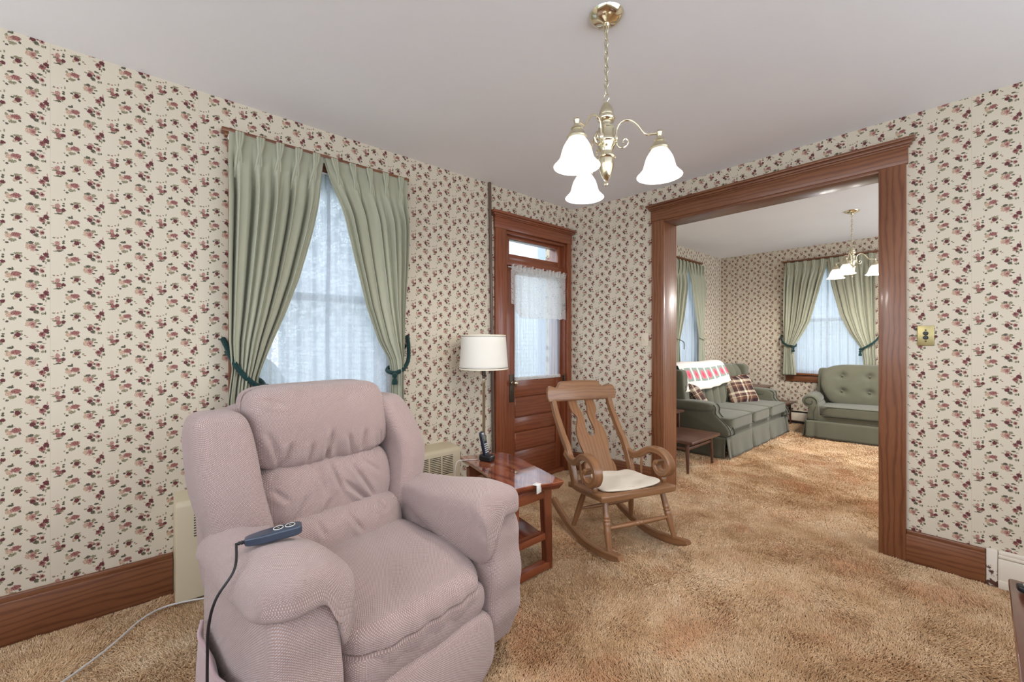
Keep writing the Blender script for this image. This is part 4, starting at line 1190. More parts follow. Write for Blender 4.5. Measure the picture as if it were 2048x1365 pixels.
# ------------------------------------------------------------------ recliner (local x forward, y to its left, z up)
def recliner():
    F = M['knob_fab']
    t = thing('recliner', 'pink taupe knobby-fabric recliner with puffy arms before the window', 'armchair', (-1.515, .645, 0), R(8))
    def crease(v, c, w): return math.exp(-((v-c)/w)**2)
    # seat
    def seatf(x, y, z):
        if z > 0:
            z -= .030*sstep(.05, .36, x)**1.0 + .006*math.sin(x*17+y*9)
            z += .012*math.exp(-((x+.05)/.15)**2) - .012*math.exp(-((x-.10)/.14)**2-(y/.16)**2)
            z -= .006*crease(y+.4*x, .02, .03)
        if x > .2: x += .012*math.sin(y*70)*sstep(.24, .33, x)*.35
        return x, y, z
    mb = MB(); mb.cushion((.015, .005, .365), (.345, .285, .098), 4.6, 36, seatf); mb.build('seat_cushion', F, t)
    def rollf(x, y, z):
        x += .008*math.sin(y*26+1)*.5 + (.03 if x > 0 else 0)*crease(z, .0, .08)
        return x, y, z
    mb = MB(); mb.cushion((.240, .005, .300), (.085, .272, .075), 4, 24, rollf); mb.build('front_roll', F, t)
    def footf(x, y, z):
        if x > 0: x += .030*math.cos(z/.14*1.3)*math.cos(y/.3*1.2) - .008*crease(y, .26, .05)
        return x-.10*z, y, z
    mb = MB(); mb.cushion((.318, .012, .150), (.050, .285, .118), 4.2, 28, footf); mb.build('footrest', F, t)
    # arms and side panels
    for sgn in (-1, 1):
        def sidef(x, y, z):
            y += .018*math.cos(x/.32*1.4)*math.cos(z/.28*1.4)*(1 if y*sgn > 0 else 0)*sgn
            if x > .26: x += -.02*abs(z)/.28 + .004*math.sin(z*40)
            return x-.03*sstep(-.1, -.28, z), y, z
        mb = MB(); mb.cushion((.045, sgn*.372, .315), (.315, .092, .285), 8, 30, sidef); mb.build('side_panel', F, t)
        mb = MB(); rings = []; xs = []
        def sec(u):
            w = lerp(.112, .140, sstep(0, .7, u)); top = lerp(.612, .672, sstep(0, .85, u))+.004*math.sin(u*9)
            fi = lerp(.50, .425, sstep(.1, .9, u)); fo = lerp(.525, .566, u)
            return [(-w*.72, fi-.010), (-w*.95, fi+.012), (-w*1.02, lerp(fi, top, .45)), (-w*.92, lerp(fi, top, .80)), (-w*.55, top-.012), (0, top), (w*.42, top-.012), (w*.74, top-.040), (w*.82, top-.075), (w*.78, fo+.006), (w*.6, fo-.008), (0, fo), (-w*.5, fo-.02)]
        def ring(u, t=0):
            P_ = spline([Vector((a, b)) for a, b in sec(u)], 5, True); out = []
            for i, q in enumerate(P_):
                y, z = q.x, q.y
                if t > 0:
                    inner = sstep(-.03, -.10, y)
                    zc = lerp(.596, .50, inner)
                    ct = max(math.cos(t), 0)**.5
                    wr = 1+.05*math.sin(math.atan2(z-.57, y)*9+1)*math.sin(t)*ct
                    y = y*(1-.13*(1-math.cos(t)))*wr; z = zc+(z-zc)*ct*wr
                out.append((y, z))
            return out
        for k in range(26):
            u = k/25; rings.append(ring(u)); xs.append(-.28+.575*u)
        for k in range(1, 15):
            t_ = PI/2*k/14; rings.append(ring(1, t_)); xs.append(.295+.066*math.sin(t_))
        n = len(rings[0]); verts = []; faces = []; uvs = []; L = 0; Ls = []
        for k, (rg, xx) in enumerate(zip(rings, xs)):
            if k: L += math.hypot(xx-xs[k-1], .012 if xx > .30 else 0)
            Ls.append(L)
            for y, z in rg: verts.append((xx+(.004*math.sin(y*30)-.055*sstep(.02, .115, y)-.02*sstep(-.05, -.13, y))*sstep(.16, .34, xx), sgn*(.385+y), z))
        per = [0]
        for i in range(n): per.append(per[-1]+math.dist(rings[20][i], rings[20][(i+1) % n]))
        for k in range(len(rings)-1):
            for i in range(n):
                j = (i+1) % n; q = (k*n+i, k*n+j, (k+1)*n+j, (k+1)*n+i)
                w4 = [(Ls[k], per[i]), (Ls[k], per[i+1]), (Ls[k+1], per[i+1]), (Ls[k+1], per[i])]
                if sgn < 0: q = q[::-1]; w4 = w4[::-1]
                faces.append(q[::-1]); uvs.append(w4[::-1])
        faces.append(tuple(range(n))); uvs.append([(0, 0)]*n)
        mb.add(verts, faces, uvs); mb.build('arm', F, t, sharp=80)
    # back: three overstuffed cushions between two side bolsters, leaning back
    def lean(x, z, z0=.45): return x - .235*(z-z0)
    WR = {1: [(-.17, -.05, -.20, -.15, .014), (-.09, -.06, -.11, -.15, .013), (-.01, -.02, -.03, -.15, .015), (.06, -.05, .08, -.15, .013), (.14, -.04, .12, -.14, .012), (.22, -.06, .24, -.14, .012), (-.25, .12, -.17, .09, .010), (-.25, .0, -.21, -.10, .010)],
          5: [(.0, .09, .05, .0, .014), (-.12, .09, -.10, .03, .010), (.14, .09, .17, .04, .010)],
          3: [(-.02, .11, .01, -.02, .016), (.06, .10, .16, -.08, .016), (.02, .03, .15, -.10, .018), (-.04, -.02, -.10, -.11, .012), (-.12, .02, -.20, -.10, .010), (.12, .09, .20, .02, .010), (-.07, .11, -.06, .0, .010), (-.24, .05, -.19, .0, .010)]}
    def backf(cz, amp, seed):
        def f(x, y, z):
            Z = z+cz
            if x > 0:
                x += amp*math.cos(min(1, abs(z)/.16)*PI/2)
                e = abs(y)/.29
                x -= .035*e**4
                # gathers running out of the seams
                for (ya, za, yb, zb, dp) in WR.get(seed, []):
                    vx, vz = yb-ya, zb-za; L2 = vx*vx+vz*vz
                    tt = ((y-ya)*vx+(z-za)*vz)/L2
                    if -.1 < tt < 1.1:
                        dd = ((y-ya)*vz-(z-za)*vx)/math.sqrt(L2)
                        x += dp*(-math.exp(-(dd/.010)**2)+.6*math.exp(-((dd-.022)/.014)**2))*sstep(-.1, .25, tt)*sstep(1.1, .7, tt)
                for k in range(9):
                    yk = -.26+.065*k+.02*math.sin(k*2.3+seed)
                    ln = .5+.5*math.sin(k*1.7+seed*2)
                    x -= .016*crease(y+.30*math.sin(k*1.9+seed)*z, yk, .011+.006*(k%3))*(sstep(-.02, -.13, z)*ln+sstep(.04, .14, z)*(1-ln)*.8)
            return lean(x, Z), y+.0*z, z
        return f
    mb = MB(); mb.cushion((-.335, .0, .905), (.120, .292, .160), 6.0, 150, backf(.905, .040, 1)); mb.build('head_cushion', F, t)
    mb = MB(); mb.cushion((-.335, .0, .640), (.105, .288, .140), 4.2, 150, backf(.640, .040, 3)); mb.build('back_cushion', F, t)
    mb = MB(); mb.cushion((-.300, .0, .475), (.120, .286, .105), 4.0, 150, backf(.475, .050, 5)); mb.build('lumbar_cushion', F, t)
    for sgn in (-1, 1):
        def wingf(x, y, z):
            Z = z+.735
            yy = y*sgn
            if x > 0: x += (.045*math.exp(-((z+.02)/.2)**2) - .05*sstep(-.06, .10, yy))*min(1, x/.06)
            y += sgn*(.012*math.cos(z/.3*1.3)-(.045 if sgn > 0 else -.012)*sstep(.0, .28, z)-.040*sstep(.05, -.25, z)-.008)
            return lean(x, Z), y, z
        mb = MB(); mb.cushion((-.315, sgn*.372, .725), (.130, .092, .262), 5.0, 36, wingf); mb.build('side_bolster', F, t)
    def shellf(x, y, z): return lean(x, z+.62), y*(1-.10*sstep(.1, .4, z)), z
    mb = MB(); mb.cushion((-.425, 0, .62), (.075, .43, .38), 6, 20, shellf); mb.build('back_shell', F, t)
    mb = MB(); mb.box(-.30, .30, -.30, .30, .03, .30, .02); mb.build('base_frame', M['black'], t)
    # loose velour flap hanging off the rear corner
    def flap(u, v):
        x = lerp(-.155, .33, u)
        return (x-.02*v, -.488-.022*math.exp(-(v/.10)**2)*sstep(0, .2, u)-.006*math.sin(u*PI)-.012*v-.004*math.sin(u*15+v*4), lerp(.388-.012*math.sin(u*PI)+.006*math.sin(u*9), .012, v))
    mb = MB(); mb.grid(flap, 40, 24, lambda u, v: (u*.6, v*.4)); mb.build('side_skirt', M['velour'], t, solid=.010)

recliner()

def hand_control():
    # lies across the recliner's right-hand arm
    c0, c1 = Vector((-1.402, .232, .662)), Vector((-1.371, .356, .672))
    d = (c1-c0); L = d.length+.02; mid = (c0+c1)/2
    rz = math.atan2(d.y, d.x)
    t = thing('hand_control', 'slate blue hand control with two round buttons on the recliner arm', 'remote control', tuple(mid), rz)
    tilt = -math.asin(d.z/d.length)
    T = Matrix.Rotation(tilt, 4, 'Y')
    def f(x, y, z):
        w = 1-.28*sstep(-.02, -.07, x)-.12*sstep(.055, .078, x)
        return x, y*w, z*(1-.25*sstep(.04, -.08, x) * (1 if z > 0 else 0))
    mb = MB(); mb.cushion((0, 0, .014), (L/2, .0255, .0145), 6, 14, f, M=T); mb.build('case', M['bluegrey'], t)
    for bx in (.012, .043):
        mb = MB(); mb.lathe([(.0125, 0), (.0125, .0012), (0, .0012)], (bx, 0, .0278), 24, M=T); b = mb.build('button', M['black'], t)
        mb = MB(); mb.tube([(bx+.0128*math.cos(a), .0128*math.sin(a), .0288) for a in [2*PI*k/24 for k in range(24)]], .0011, 6, closed=True, M=T); mb.build('ring', M['white'], b)
        mb = MB(); mb.prism([(bx+.004, 0), (bx-.003, .003), (bx-.003, -.003)] if bx > .02 else [(bx-.004, 0), (bx+.003, -.003), (bx+.003, .003)], .0288, .0295, 'z', M=T); mb.build('arrow', M['keys'], b)
    mb = MB(); mb.lathe([(.0055, 0), (.0065, .004), (.0045, .006), (.0062, .010), (.0042, .012), (.0055, .017), (.0035, .02), (.003, .026)], M=T @ Matrix.Translation((-L/2+.003, 0, .012)) @ Matrix.Rotation(R(-90), 4, 'Y'), seg=12); mb.build('strain_relief', M['rubber'], t)
    # cable over the arm and down the side (world points brought into the control's frame)
    inv = (Matrix.Translation(mid) @ Matrix.Rotation(rz, 4, 'Z')).inverted()
    cl = Matrix.Translation((-1.515, .645, 0)) @ Matrix.Rotation(R(8), 4, 'Z')
    tip = Matrix.Translation(mid) @ Matrix.Rotation(rz, 4, 'Z') @ T @ Vector((-L/2-.02, 0, .012))
    pts = [inv @ tip] + [inv @ (cl @ Vector(p)) for p in ((.155, -.49, .655), (.162, -.532, .60), (.150, -.545, .53), (.140, -.545, .44), (.135, -.545, .30), (.125, -.55, .16), (.10, -.555, .04), (.04, -.56, .012))]
    mb = MB(); mb.tube(spline(pts, 8), .0034, 8); mb.build('cable', M['rubber'], t)
hand_control()
# ------------------------------------------------------------------ rocking chair (local x forward, y to its left)
RC = (-1.21, 2.13); RA = R(-19.8)
def rocker():
    W = M['rocker']
    t = thing('rocking_chair', 'golden oak rocking chair with scroll arms and keyhole back splat', 'rocking chair', (*RC, 0), RA)
    # runners
    arc = lambda n: .062*((n+.33)/.33)**2 if n > -.33 else .108*((n+.33)/.42)**2
    for s in (-.232, .232):
        pts = [(n, arc(n)+.026) for n in [-.755+.77*i/26 for i in range(27)]]
        mb = MB(); mb.ribbon(pts, .038, [.046]*24+[.044, .038, .026], 'y', s, r=.008); mb.build('runner', W, t)
    # seat: scooped plank with rolled front
    out = [(-.535, -.205), (-.535, .205), (-.50, .235), (-.30, .262), (-.14, .268), (-.112, .255), (-.105, .20), (-.103, 0), (-.105, -.20), (-.112, -.255), (-.14, -.268), (-.30, -.262), (-.50, -.235)]
    out = spline([(a, b) for a, b in out], 3, True)
    T = Matrix.Rotation(R(-3), 4, 'Y')
    mb = MB(); mb.prism([tuple(p) for p in out][::-1], .342, .380, 'z', grain='y', r=.009)
    mb.v = [(x, y, z+.0*(x)-.045*sstep(-.1, -.55, x)) for x, y, z in mb.v]
    mb.build('seat', W, t)
    # legs
    def leg(a, b, turned):
        A, B = Vector(a), Vector(b); n = 24; pts = [A.lerp(B, i/(n-1)) for i in range(n)]
        if turned:
            pr = [(0, .015), (.12, .017), (.30, .019), (.36, .021), (.38, .017), (.395, .022), (.42, .022), (.44, .0165), (.46, .0215), (.50, .020), (.60, .0205), (.80, .017), (1, .0125)]
        else: pr = [(0, .0135), (.3, .018), (.6, .0185), (1, .013)]
        m = MB(); m.tube([A.lerp(B, i/60) for i in range(61)], [interp(pr, i/60) for i in range(61)], 14); m.build('leg', W, t)
    for s in (-1, 1):
        leg((-.175, s*.205, .345), (-.088, s*.232, .062), True)
        leg((-.43, s*.175, .315), (-.500, s*.232, .030), False)
    m = MB(); A, B = Vector((-.128, -.215, .190)), Vector((-.128, .215, .190)); pr = [(0, .009), (.2, .0135), (.40, .015), (.44, .012), (.47, .017), (.5, .012), (.53, .017), (.56, .012), (.6, .015), (.8, .0135), (1, .009)]
    m.tube([A.lerp(B, i/60) for i in range(61)], [interp(pr, i/60) for i in range(61)], 12); m.build('stretcher', W, t)
    m = MB(); A, B = Vector((-.465, -.20, .175)), Vector((-.465, .20, .175)); m.tube([A.lerp(B, i/20) for i in range(21)], [.008+.005*math.sin(PI*i/20) for i in range(21)], 10); m.build('stretcher', W, t)
    # back posts
    for s in (-1, 1):
        P = spline([(-.775, .845), (-.735, .76), (-.680, .680), (-.620, .60), (-.572, .545), (-.530, .47), (-.500, .40), (-.478, .325)], 5)
        n = len(P)
        mb = MB(); mb.ribbon([tuple(p) for p in P], .034, [lerp(.042, .050, min(1, i/n*1.6)) for i in range(n)], 'y', [s*lerp(.232, .222, i/n) for i in range(n)], r=.005); mb.build('back_post', W, t)
        # arm with scroll
        A = spline([(-.578, .512), (-.53, .487), (-.475, .478), (-.425, .490), (-.375, .522), (-.325, .548), (-.27, .555), (-.215, .546), (-.172, .515), (-.160, .470), (-.182, .432), (-.222, .415), (-.262, .425), (-.280, .455), (-.270, .480), (-.245, .478)], 6)
        n = len(A); th = [lerp(.046, .036, min(1, i/(n*.5))) if i < n*.72 else lerp(.036, .024, (i/n-.72)/.28) for i in range(n)]
        mb = MB(); mb.ribbon([tuple(p) for p in A], [lerp(.036, .056, sstep(0, n*.5, i)) for i in range(n)], th, 'y', [s*lerp(.232, .262, sstep(0, n*.6, i)) for i in range(n)], r=.006); mb.build('arm', W, t)
        m = MB(); m.tube([(-.40, s*.238, .50), (-.395, s*.232, .43), (-.385, s*.225, .365)], [.006, .0085, .006], 10); m.build('spindle', W, t)
        m = MB(); m.lathe([(.010, -.028), (.012, -.020), (.017, -.008), (.017, .004), (.011, .014), (.013, .022), (.010, .03)], (-.208, s*.252, .392), 14); m.build('arm_support', W, t)
    # crest rail
    c = [(-.272, .825), (-.281, .845), (-.282, .885), (-.272, .915), (-.250, .928), (-.225, .925), (-.195, .915), (-.178, .925), (-.160, .948), (-.130, .956), (0, .960)]
    c = [tuple(p) for p in spline(c, 4)]
    c = c + [(-a, b) for a, b in c[::-1][1:]] + [(.272, .825), (.15, .818), (0, .816), (-.15, .818)]
    mb = MB(); mb.prism(c, -.016, .016, 'x', grain='y', r=.006)
    mb.v = [(x-.752-.20*(z-.82)-.05*(1-(y/.28)**2), y, z) for x, y, z in mb.v]
    mb.build('crest_rail', W, t)
    # splat with keyhole; t along its height 0 top .. 1 bottom
    hw = [(0, .108), (.12, .106), (.185, .100), (.215, .084), (.25, .074), (.285, .076), (.33, .090), (.40, .108), (.48, .116), (.58, .114), (.68, .102), (.76, .094), (.80, .096), (.83, .110), (.88, .118), (.93, .118), (1, .112)]
    kh = [(0, .036), (.06, .040), (.13, .036), (.20, .022), (.27, .020), (.34, .028), (.40, .034), (.45, .032), (.485, .020), (.5, .0)]
    face = lambda tt: (lerp(-.800, -.50, tt)+.0 - .055*math.sin(PI*tt)*-.35, lerp(.835, .345, tt))
    mb = MB(); N = 60
    def sheet(i0, i1, f0, f1, closed_end):
        verts = []; faces = []; uvs = []
        for i in range(i0, i1+1):
            tt = i/N; x, z = face(tt); a, b = f0(tt), f1(tt)
            verts += [(x+.009, a, z), (x+.009, b, z), (x-.009, b, z), (x-.009, a, z)]
        m = i1-i0
        for k in range(m):
            for q in range(4):
                j = (q+1) % 4
                faces.append((k*4+q, (k+1)*4+q, (k+1)*4+j, k*4+j))
                zz = lambda kk, qq: (verts[kk*4+qq][2], verts[kk*4+qq][1])
                uvs.append([zz(k, q), zz(k+1, q), zz(k+1, j), zz(k, j)])
        faces.append((0, 1, 2, 3)); uvs.append([(0, 0)]*4); faces.append((m*4+3, m*4+2, m*4+1, m*4)); uvs.append([(0, 0)]*4)
        mb.add(verts, faces, uvs)
    H = lambda tt: interp(hw, tt); K = lambda tt: interp(kh, tt)
    sheet(0, 30, lambda q: -H(q), lambda q: -K(q), 0); sheet(0, 30, lambda q: K(q), lambda q: H(q), 0); sheet(30, N, lambda q: -H(q), lambda q: H(q), 0)
    mb.build('back_splat', W, t)
rocker()

# thin pad on its seat
def seat_pad():
    o0 = (Matrix.Translation((*RC, 0)) @ Matrix.Rotation(RA, 4, 'Z')) @ Vector((-.32, .0, .374))
    t = thing('seat_pad', 'thin off-white pad lying on the rocking chair seat', 'cushion', tuple(o0), RA)
    def f(x, y, z):
        b = -.036*sstep(.25, -.2, x)*.6
        z += .030*sstep(-.10, -.17, x)*sstep(.3, -.3, y) + .012*sstep(.1, .19, y) + .003*math.sin(x*30+y*22)
        return x, y*(1-.06*sstep(.1, -.17, x)), z+b+.012
    mb = MB(); mb.cushion((0, 0, .0), (.172, .205, .006), 7, 24, f); mb.build('pad_top', M['pad'], t)
    mb = MB(); mb.cushion((0, 0, -.005), (.170, .203, .004), 7, 16, f); mb.build('pad_lining', M['sofa'], t)
seat_pad()

# ------------------------------------------------------------------ wooden stand at the right edge, remote on it
def stand():
    t = thing('tv_stand', 'reddish mahogany stand cut off at the right picture edge', 'tv stand', (.34, 1.50, 0))
    W = M['mahog']; x0, x1, y0, y1 = -.285, .26, -.52, .555
    mb = MB(); mb.box(x0, x1, y0, y1, .475, .50, .006, grain='y'); mb.build('top', W, t)
    mb = MB(); mb.box(x0+.012, x1-.01, y0+.012, y1-.012, .455, .476, .004, grain='y'); mb.build('moulding', W, t)
    for y in (y0+.025, y1-.045):
        mb = MB(); mb.box(x0+.02, x1-.02, y, y+.022, .0, .456, .003, grain='z'); mb.build('side', W, t)
    mb = MB(); mb.box(x1-.04, x1-.025, y0+.03, y1-.03, .03, .456, .002, grain='y'); mb.build('back_panel', W, t)
    mb = MB(); mb.box(x0+.022, x1-.03, y0+.04, y1-.04, .24, .258, .003, grain='y'); mb.build('shelf', W, t)
    mb = MB(); mb.box(x0+.022, x0+.038, y0+.04, y1-.04, .0, .45, .003, grain='y'); mb.build('door', W, t)
    t = thing('tv_remote', 'small black remote control on the stand at the right edge', 'remote control', (.112, 1.975, .5), R(6))
    mb = MB(); mb.cushion((0, 0, .010), (.044, .020, .0095), 5, 10); c = mb.build('case', M['black'], t)
    mb = MB(); mb.box(-.030, -.022, -.010, .010, .018, .0205, .001); mb.build('mark', M['keys'], t)
stand()
# ------------------------------------------------------------------ far room: sofa and loveseat (local x forward, y 0..L along the seat)
def sofa(label, cat, loc, rz, L, nseat, depth=.93, tuft='channel', swoop=True, name='sofa', cover=None):
    F = M['sofa']
    t = thing(name, label, cat, loc, rz)
    aw = .15
    xb = -depth
    # skirt: three sides, box pleats at the corners and between the seats
    def skirt(x0, y0, x1, y1, pl, nx, ny):
        ln = math.hypot(x1-x0, y1-y0); n = max(20, int(ln/.02))
        def f(u, v):
            z = lerp(.222, .004, v); out = .006+.030*v
            dp = sum(math.exp(-((u*ln-p)/.018)**2) for p in pl)
            out -= .022*min(1, dp)*(.3+.7*v); out += .004*math.sin(u*ln*22)*v
            return (lerp(x0, x1, u)+nx*out, lerp(y0, y1, u)+ny*out, z)
        m = MB(); m.grid(f, n, 8, lambda u, v: (u*ln, v*.22)); m.build('skirt', F, t, solid=.006)
    ps = [aw*.5+.02] + [aw+(L-2*aw)*k/nseat for k in range(1, nseat)] + [L-aw*.5-.02] if nseat > 1 else [aw*.6, L-aw*.6]
    skirt(0-.03, L, 0-.03, 0, [L-p for p in ps], 1, 0)
    skirt(-.03, 0, xb+.1, 0, [.03], 0, -1)
    skirt(xb+.1, L, -.03, L, [depth-.16], 0, 1)
    # platform
    mb = MB(); mb.cushion(((xb-.03)/2+.0, L/2, .245), ((depth-.03)/2, L/2-.02, .055), 9, 20); mb.build('seat_base', F, t)
    # arms
    for y0, sg in ((0, -1), (L, 1)):
        yc = y0 - sg*aw/2
        if swoop:
            prof = [(xb+.12, .22), (-.035, .22), (.0, .245), (-.005, .29), (-.035, .335), (-.085, .385), (-.135, .43), (-.155, .47), (-.15, .505), (-.165, .54), (-.21, .556), (xb+.12, .575)]
            mb = MB(); mb.prism([tuple(p) for p in prof], y0-sg*aw if sg > 0 else y0, y0 if sg > 0 else y0+aw, 'y', r=.025); a = mb.build('arm', F, t)
            pp = [(x, yc-sg*(-.052), z) for x, z in [(-.02, .235), (.012, .25), (.006, .295), (-.025, .343), (-.075, .393), (-.125, .437), (-.146, .472), (-.142, .508), (-.158, .545), (-.21, .562)]]
            mb = MB(); mb.tube(spline(pp, 4), .006, 8); pp2 = [(x, yc-sg*.05, z) for x, y, z in pp]; mb.tube(spline(pp2, 4), .006, 8); mb.build('piping', M['sofapipe'], a)
            def roll(x, y, z): return x, y, z
            mb = MB(); mb.cushion(((xb-.05)/2, yc+sg*.015, .525), ((depth-.27)/2, aw/2+.022, .058), 4, 16); mb.build('arm_pad', F, a)
        else:
            # scrolled arm: round roll with a facing panel
            mb = MB(); T = Matrix.Translation((xb+.15, yc, 0)) @ Matrix.Rotation(R(90), 4, 'Y')
            n = 30; rc = (yc+sg*.035, .465)
            mb.prism([(rc[0]+.092*math.cos(2*PI*k/n), rc[1]+.082*math.sin(2*PI*k/n)) for k in range(n)], xb+.12, -.07, 'x', r=.02); a = mb.build('arm', F, t)
            mb = MB(); mb.prism([(yc+p*sg, z) for p, z in ((-.07, .22), (.065, .22), (.07, .28), (.05, .36), (.06, .42), (-.05, .46), (-.075, .40))], xb+.12, -.06, 'x', r=.02); mb.build('arm_panel', F, a)
            face = [(-.07, .225), (.055, .225), (.066, .27), (.052, .33), (.045, .38), (.075, .40)] + [(.035+.085*math.cos(q), .465+.075*math.sin(q)) for q in [R(-40+25*k) for k in range(10)]] + [(-.055, .44), (-.06, .38)]
            mb = MB(); mb.prism([(yc+p*sg, z) for p, z in face], -.075, -.045, 'x', r=.012); fp = mb.build('facing', F, a)
            sp = [(-.042, yc+sg*(.035+r*math.cos(q)), .465+r*.9*math.sin(q)) for r, q in [(.078-.052*k/30, R(200-400*k/30)) for k in range(31)]]
            mb = MB(); mb.tube(sp, .005, 8); mb.tube([(-.042, yc-sg*.012, .23), (-.042, yc-sg*.008, .33), (-.042, yc-sg*.03, .40)], .004, 8); mb.build('piping', M['sofapipe'], fp)
    # seat cushions, T-shaped at the ends
    y0, y1 = aw*.97, L-aw*.97
    for k in range(nseat):
        a, b = lerp(y0, y1, k/nseat), lerp(y0, y1, (k+1)/nseat)
        la = .075 if (k == 0 and swoop) else 0; lb = .075 if (k == nseat-1 and swoop) else 0
        def f(x, y, z, a=a, b=b, la=la, lb=lb):
            front = sstep(-.16, -.12, x-.0+(-.33))
            xx = x-.33
            fr = sstep(-.20, -.14, xx)
            if la and y < 0: y -= la*fr*(-y/((b-a)/2))
            if lb and y > 0: y += lb*fr*(y/((b-a)/2))
            if z > 0: z += .012*math.cos(x/.33*1.3)*math.cos(y/.35*1.3)
            return x, y, z
        mb = MB(); mb.cushion((-.325, (a+b)/2, .352), (.325, (b-a)/2-.002, .066), 11, 24, f); c = mb.build('seat_cushion', F, t)
        m2 = MB()
        for zz in (.410, .297):
            m2.tube([(-.003, a-la+.012, zz), (-.003, b+lb-.012, zz)], .0045, 6)
        m2.build('piping', M['sofapipe'], c)
    # back
    if swoop:
        def lean(x, z): return x-.20*(z-.4)
        nb = nseat
        for k in range(nb):
            a, b = lerp(aw*.75, L-aw*.75, k/nb), lerp(aw*.75, L-aw*.75, (k+1)/nb)
            w = (b-a)
            def f(x, y, z, w=w):
                Z = z+.655
                if x > 0:
                    ch = abs(math.sin(PI*(y/w+.5)*3))
                    x += .034*ch**.6*sstep(.30, .1, abs(z)-.02) - .018
                    for yk in (-w/6, w/6):
                        x -= .030*math.exp(-((y-yk)/.028)**2-((z-.02)/.03)**2)
                    x += .03*math.exp(-((z-.15)/.14)**2)
                return lean(x, Z), y, z
            mb = MB(); mb.cushion((xb+.335, (a+b)/2, .655), (.085, w/2-.001, .265), 7, 44, f); c = mb.build('back_cushion', F, t)
            for yk in (-w/6, w/6):
                mb = MB(); mb.cushion((lean(xb+.335+.085-.006, .675), (a+b)/2+yk, .675), (.006, .011, .011), 2.2, 6); mb.build('button', F, c)
        mb = MB()
        def shell(x, y, z): return x-.18*(z+.1), y, z
        mb.cushion((xb+.19, L/2, .60), (.10, L/2-.03, .33), 9, 20, shell); mb.build('back_frame', F, t)
        for yy in (.075, L-.075):
            def wing(x, y, z): return x-.16*(z+.1)+.02*sstep(0, .2, z), y, z
            mb = MB(); mb.cushion((xb+.32, yy, .72), (.13, .070, .195), 7, 16, wing); mb.build('wing', F, t)
    else:
        def f(x, y, z):
            Z = z+.66; yy = y
            if x > 0:
                for r_, zz in enumerate((.13, -.075)):
                    for q in range(nbut):
                        yk = -(L-.66)/2*1.0+ (L-.66)*q/(nbut-1)
                        d = math.hypot((yy-yk)/.045, (z-zz)/.04)
                        x -= .040*math.exp(-d*d)
                for q in range(nbut):
                    yk = -(L-.66)/2+(L-.66)*q/(nbut-1)
                    x -= .010*math.exp(-((yy-yk)/.012)**2)*sstep(.27, .14, z)*sstep(-.09, -.07, z)
                x += .03*math.cos(z/.27*1.3)
                x += .04*sstep(L/2-.30, L/2-.10, abs(yy))*sstep(-.3, .1, z)
            z2 = z - (.02*sstep(L/2-.35, L/2-.1, abs(yy)) if z > .1 else 0)
            return x-.24*(Z-.4), y*(1-.10*sstep(.0, -.22, z)), z2
        nbut = 4
        mb = MB(); mb.cushion((xb+.30, L/2, .655), (.10, L/2-.10, .275), 6, 56, f); c = mb.build('back_cushion', F, t)
        for zz in (.785, .58):
            for q in range(nbut):
                yk = L/2-(L-.66)/2+(L-.66)*q/(nbut-1)
                mb = MB(); mb.cushion((xb+.30+.10+.0-.24*(zz-.4)+.012, yk, zz), (.008, .013, .013), 2.2, 6); mb.build('button', F, c)
        for yy in (.125, L-.125):
            def wing(x, y, z): return x-.20*(z+.2), y, z
            mb = MB(); mb.cushion((xb+.20, yy, .62), (.10, .075, .25), 7, 14, wing); mb.build('wing', F, t)
        def shell(x, y, z): return x-.20*(z+.1), y, z
        mb = MB(); mb.cushion((xb+.15, L/2, .56), (.08, L/2-.1, .34), 9, 16, shell); mb.build('back_frame', F, t)
    return t
sofa('long grey green three-seat sofa along the left wall of the far room', 'sofa', (-1.775, 4.63, 0), 0, 2.06, 3)
sofa('grey green button-tufted loveseat under the end window', 'loveseat', (-1.53, 6.475, 0), R(-90+5), 1.50, 1, depth=.86, swoop=False, name='loveseat')

def afghan():
    t = thing('afghan', 'white crocheted afghan with rose squares over the sofa back', 'blanket', (-2.455, 4.72, 0))
    prof = [(.17, .66), (.155, .72), (.135, .80), (.10, .88), (.055, .945), (.0, .965), (-.06, .955), (-.115, .92), (-.14, .86), (-.15, .80)]
    P = spline([(a, 0, b) for a, b in prof], 6); n = len(P)-1
    Lg = [0]
    for a, b in zip(P, P[1:]): Lg.append(Lg[-1]+(b-a).length)
    def f(u, v):
        k = v*n; i = min(int(k), n-1); p = P[i].lerp(P[i+1], k-i)
        y = u*1.26 + (1-v)*.06*(u-.5)
        w = .010*math.sin(u*30+v*3)*sstep(.5, 0, v)
        z = p.z + .012*math.sin(u*7+1)+(.05*u)*sstep(.35, 0, v) + (.05*math.sin(u*PI)*sstep(.25, .5, v)*.5)
        return (p.x+w+.01, y, z)
    mb = MB(); mb.grid(f, 130, 60, lambda u, v: (u*1.204+.086-.086, v*Lg[-1]))
    mb.build('crochet_panel', M['afghan'], t, solid=.014)
    edge = [f(0, i/40) for i in range(41)]
    mb = MB(); mb.tube([(x+.004*math.sin(i*2.0), y-.006, z) for i, (x, y, z) in enumerate(edge)], [.012+.005*(i % 2) for i in range(41)], 8); mb.build('green_edging', M['yarngreen'], t)
    edge = [f(i/90, 0) for i in range(91)]
    mb = MB(); mb.tube([(x+.004, y, z-.004) for i, (x, y, z) in enumerate(edge)], [.010+.004*(i % 2) for i in range(91)], 8); mb.build('white_edging', M['pad'], t)
afghan()

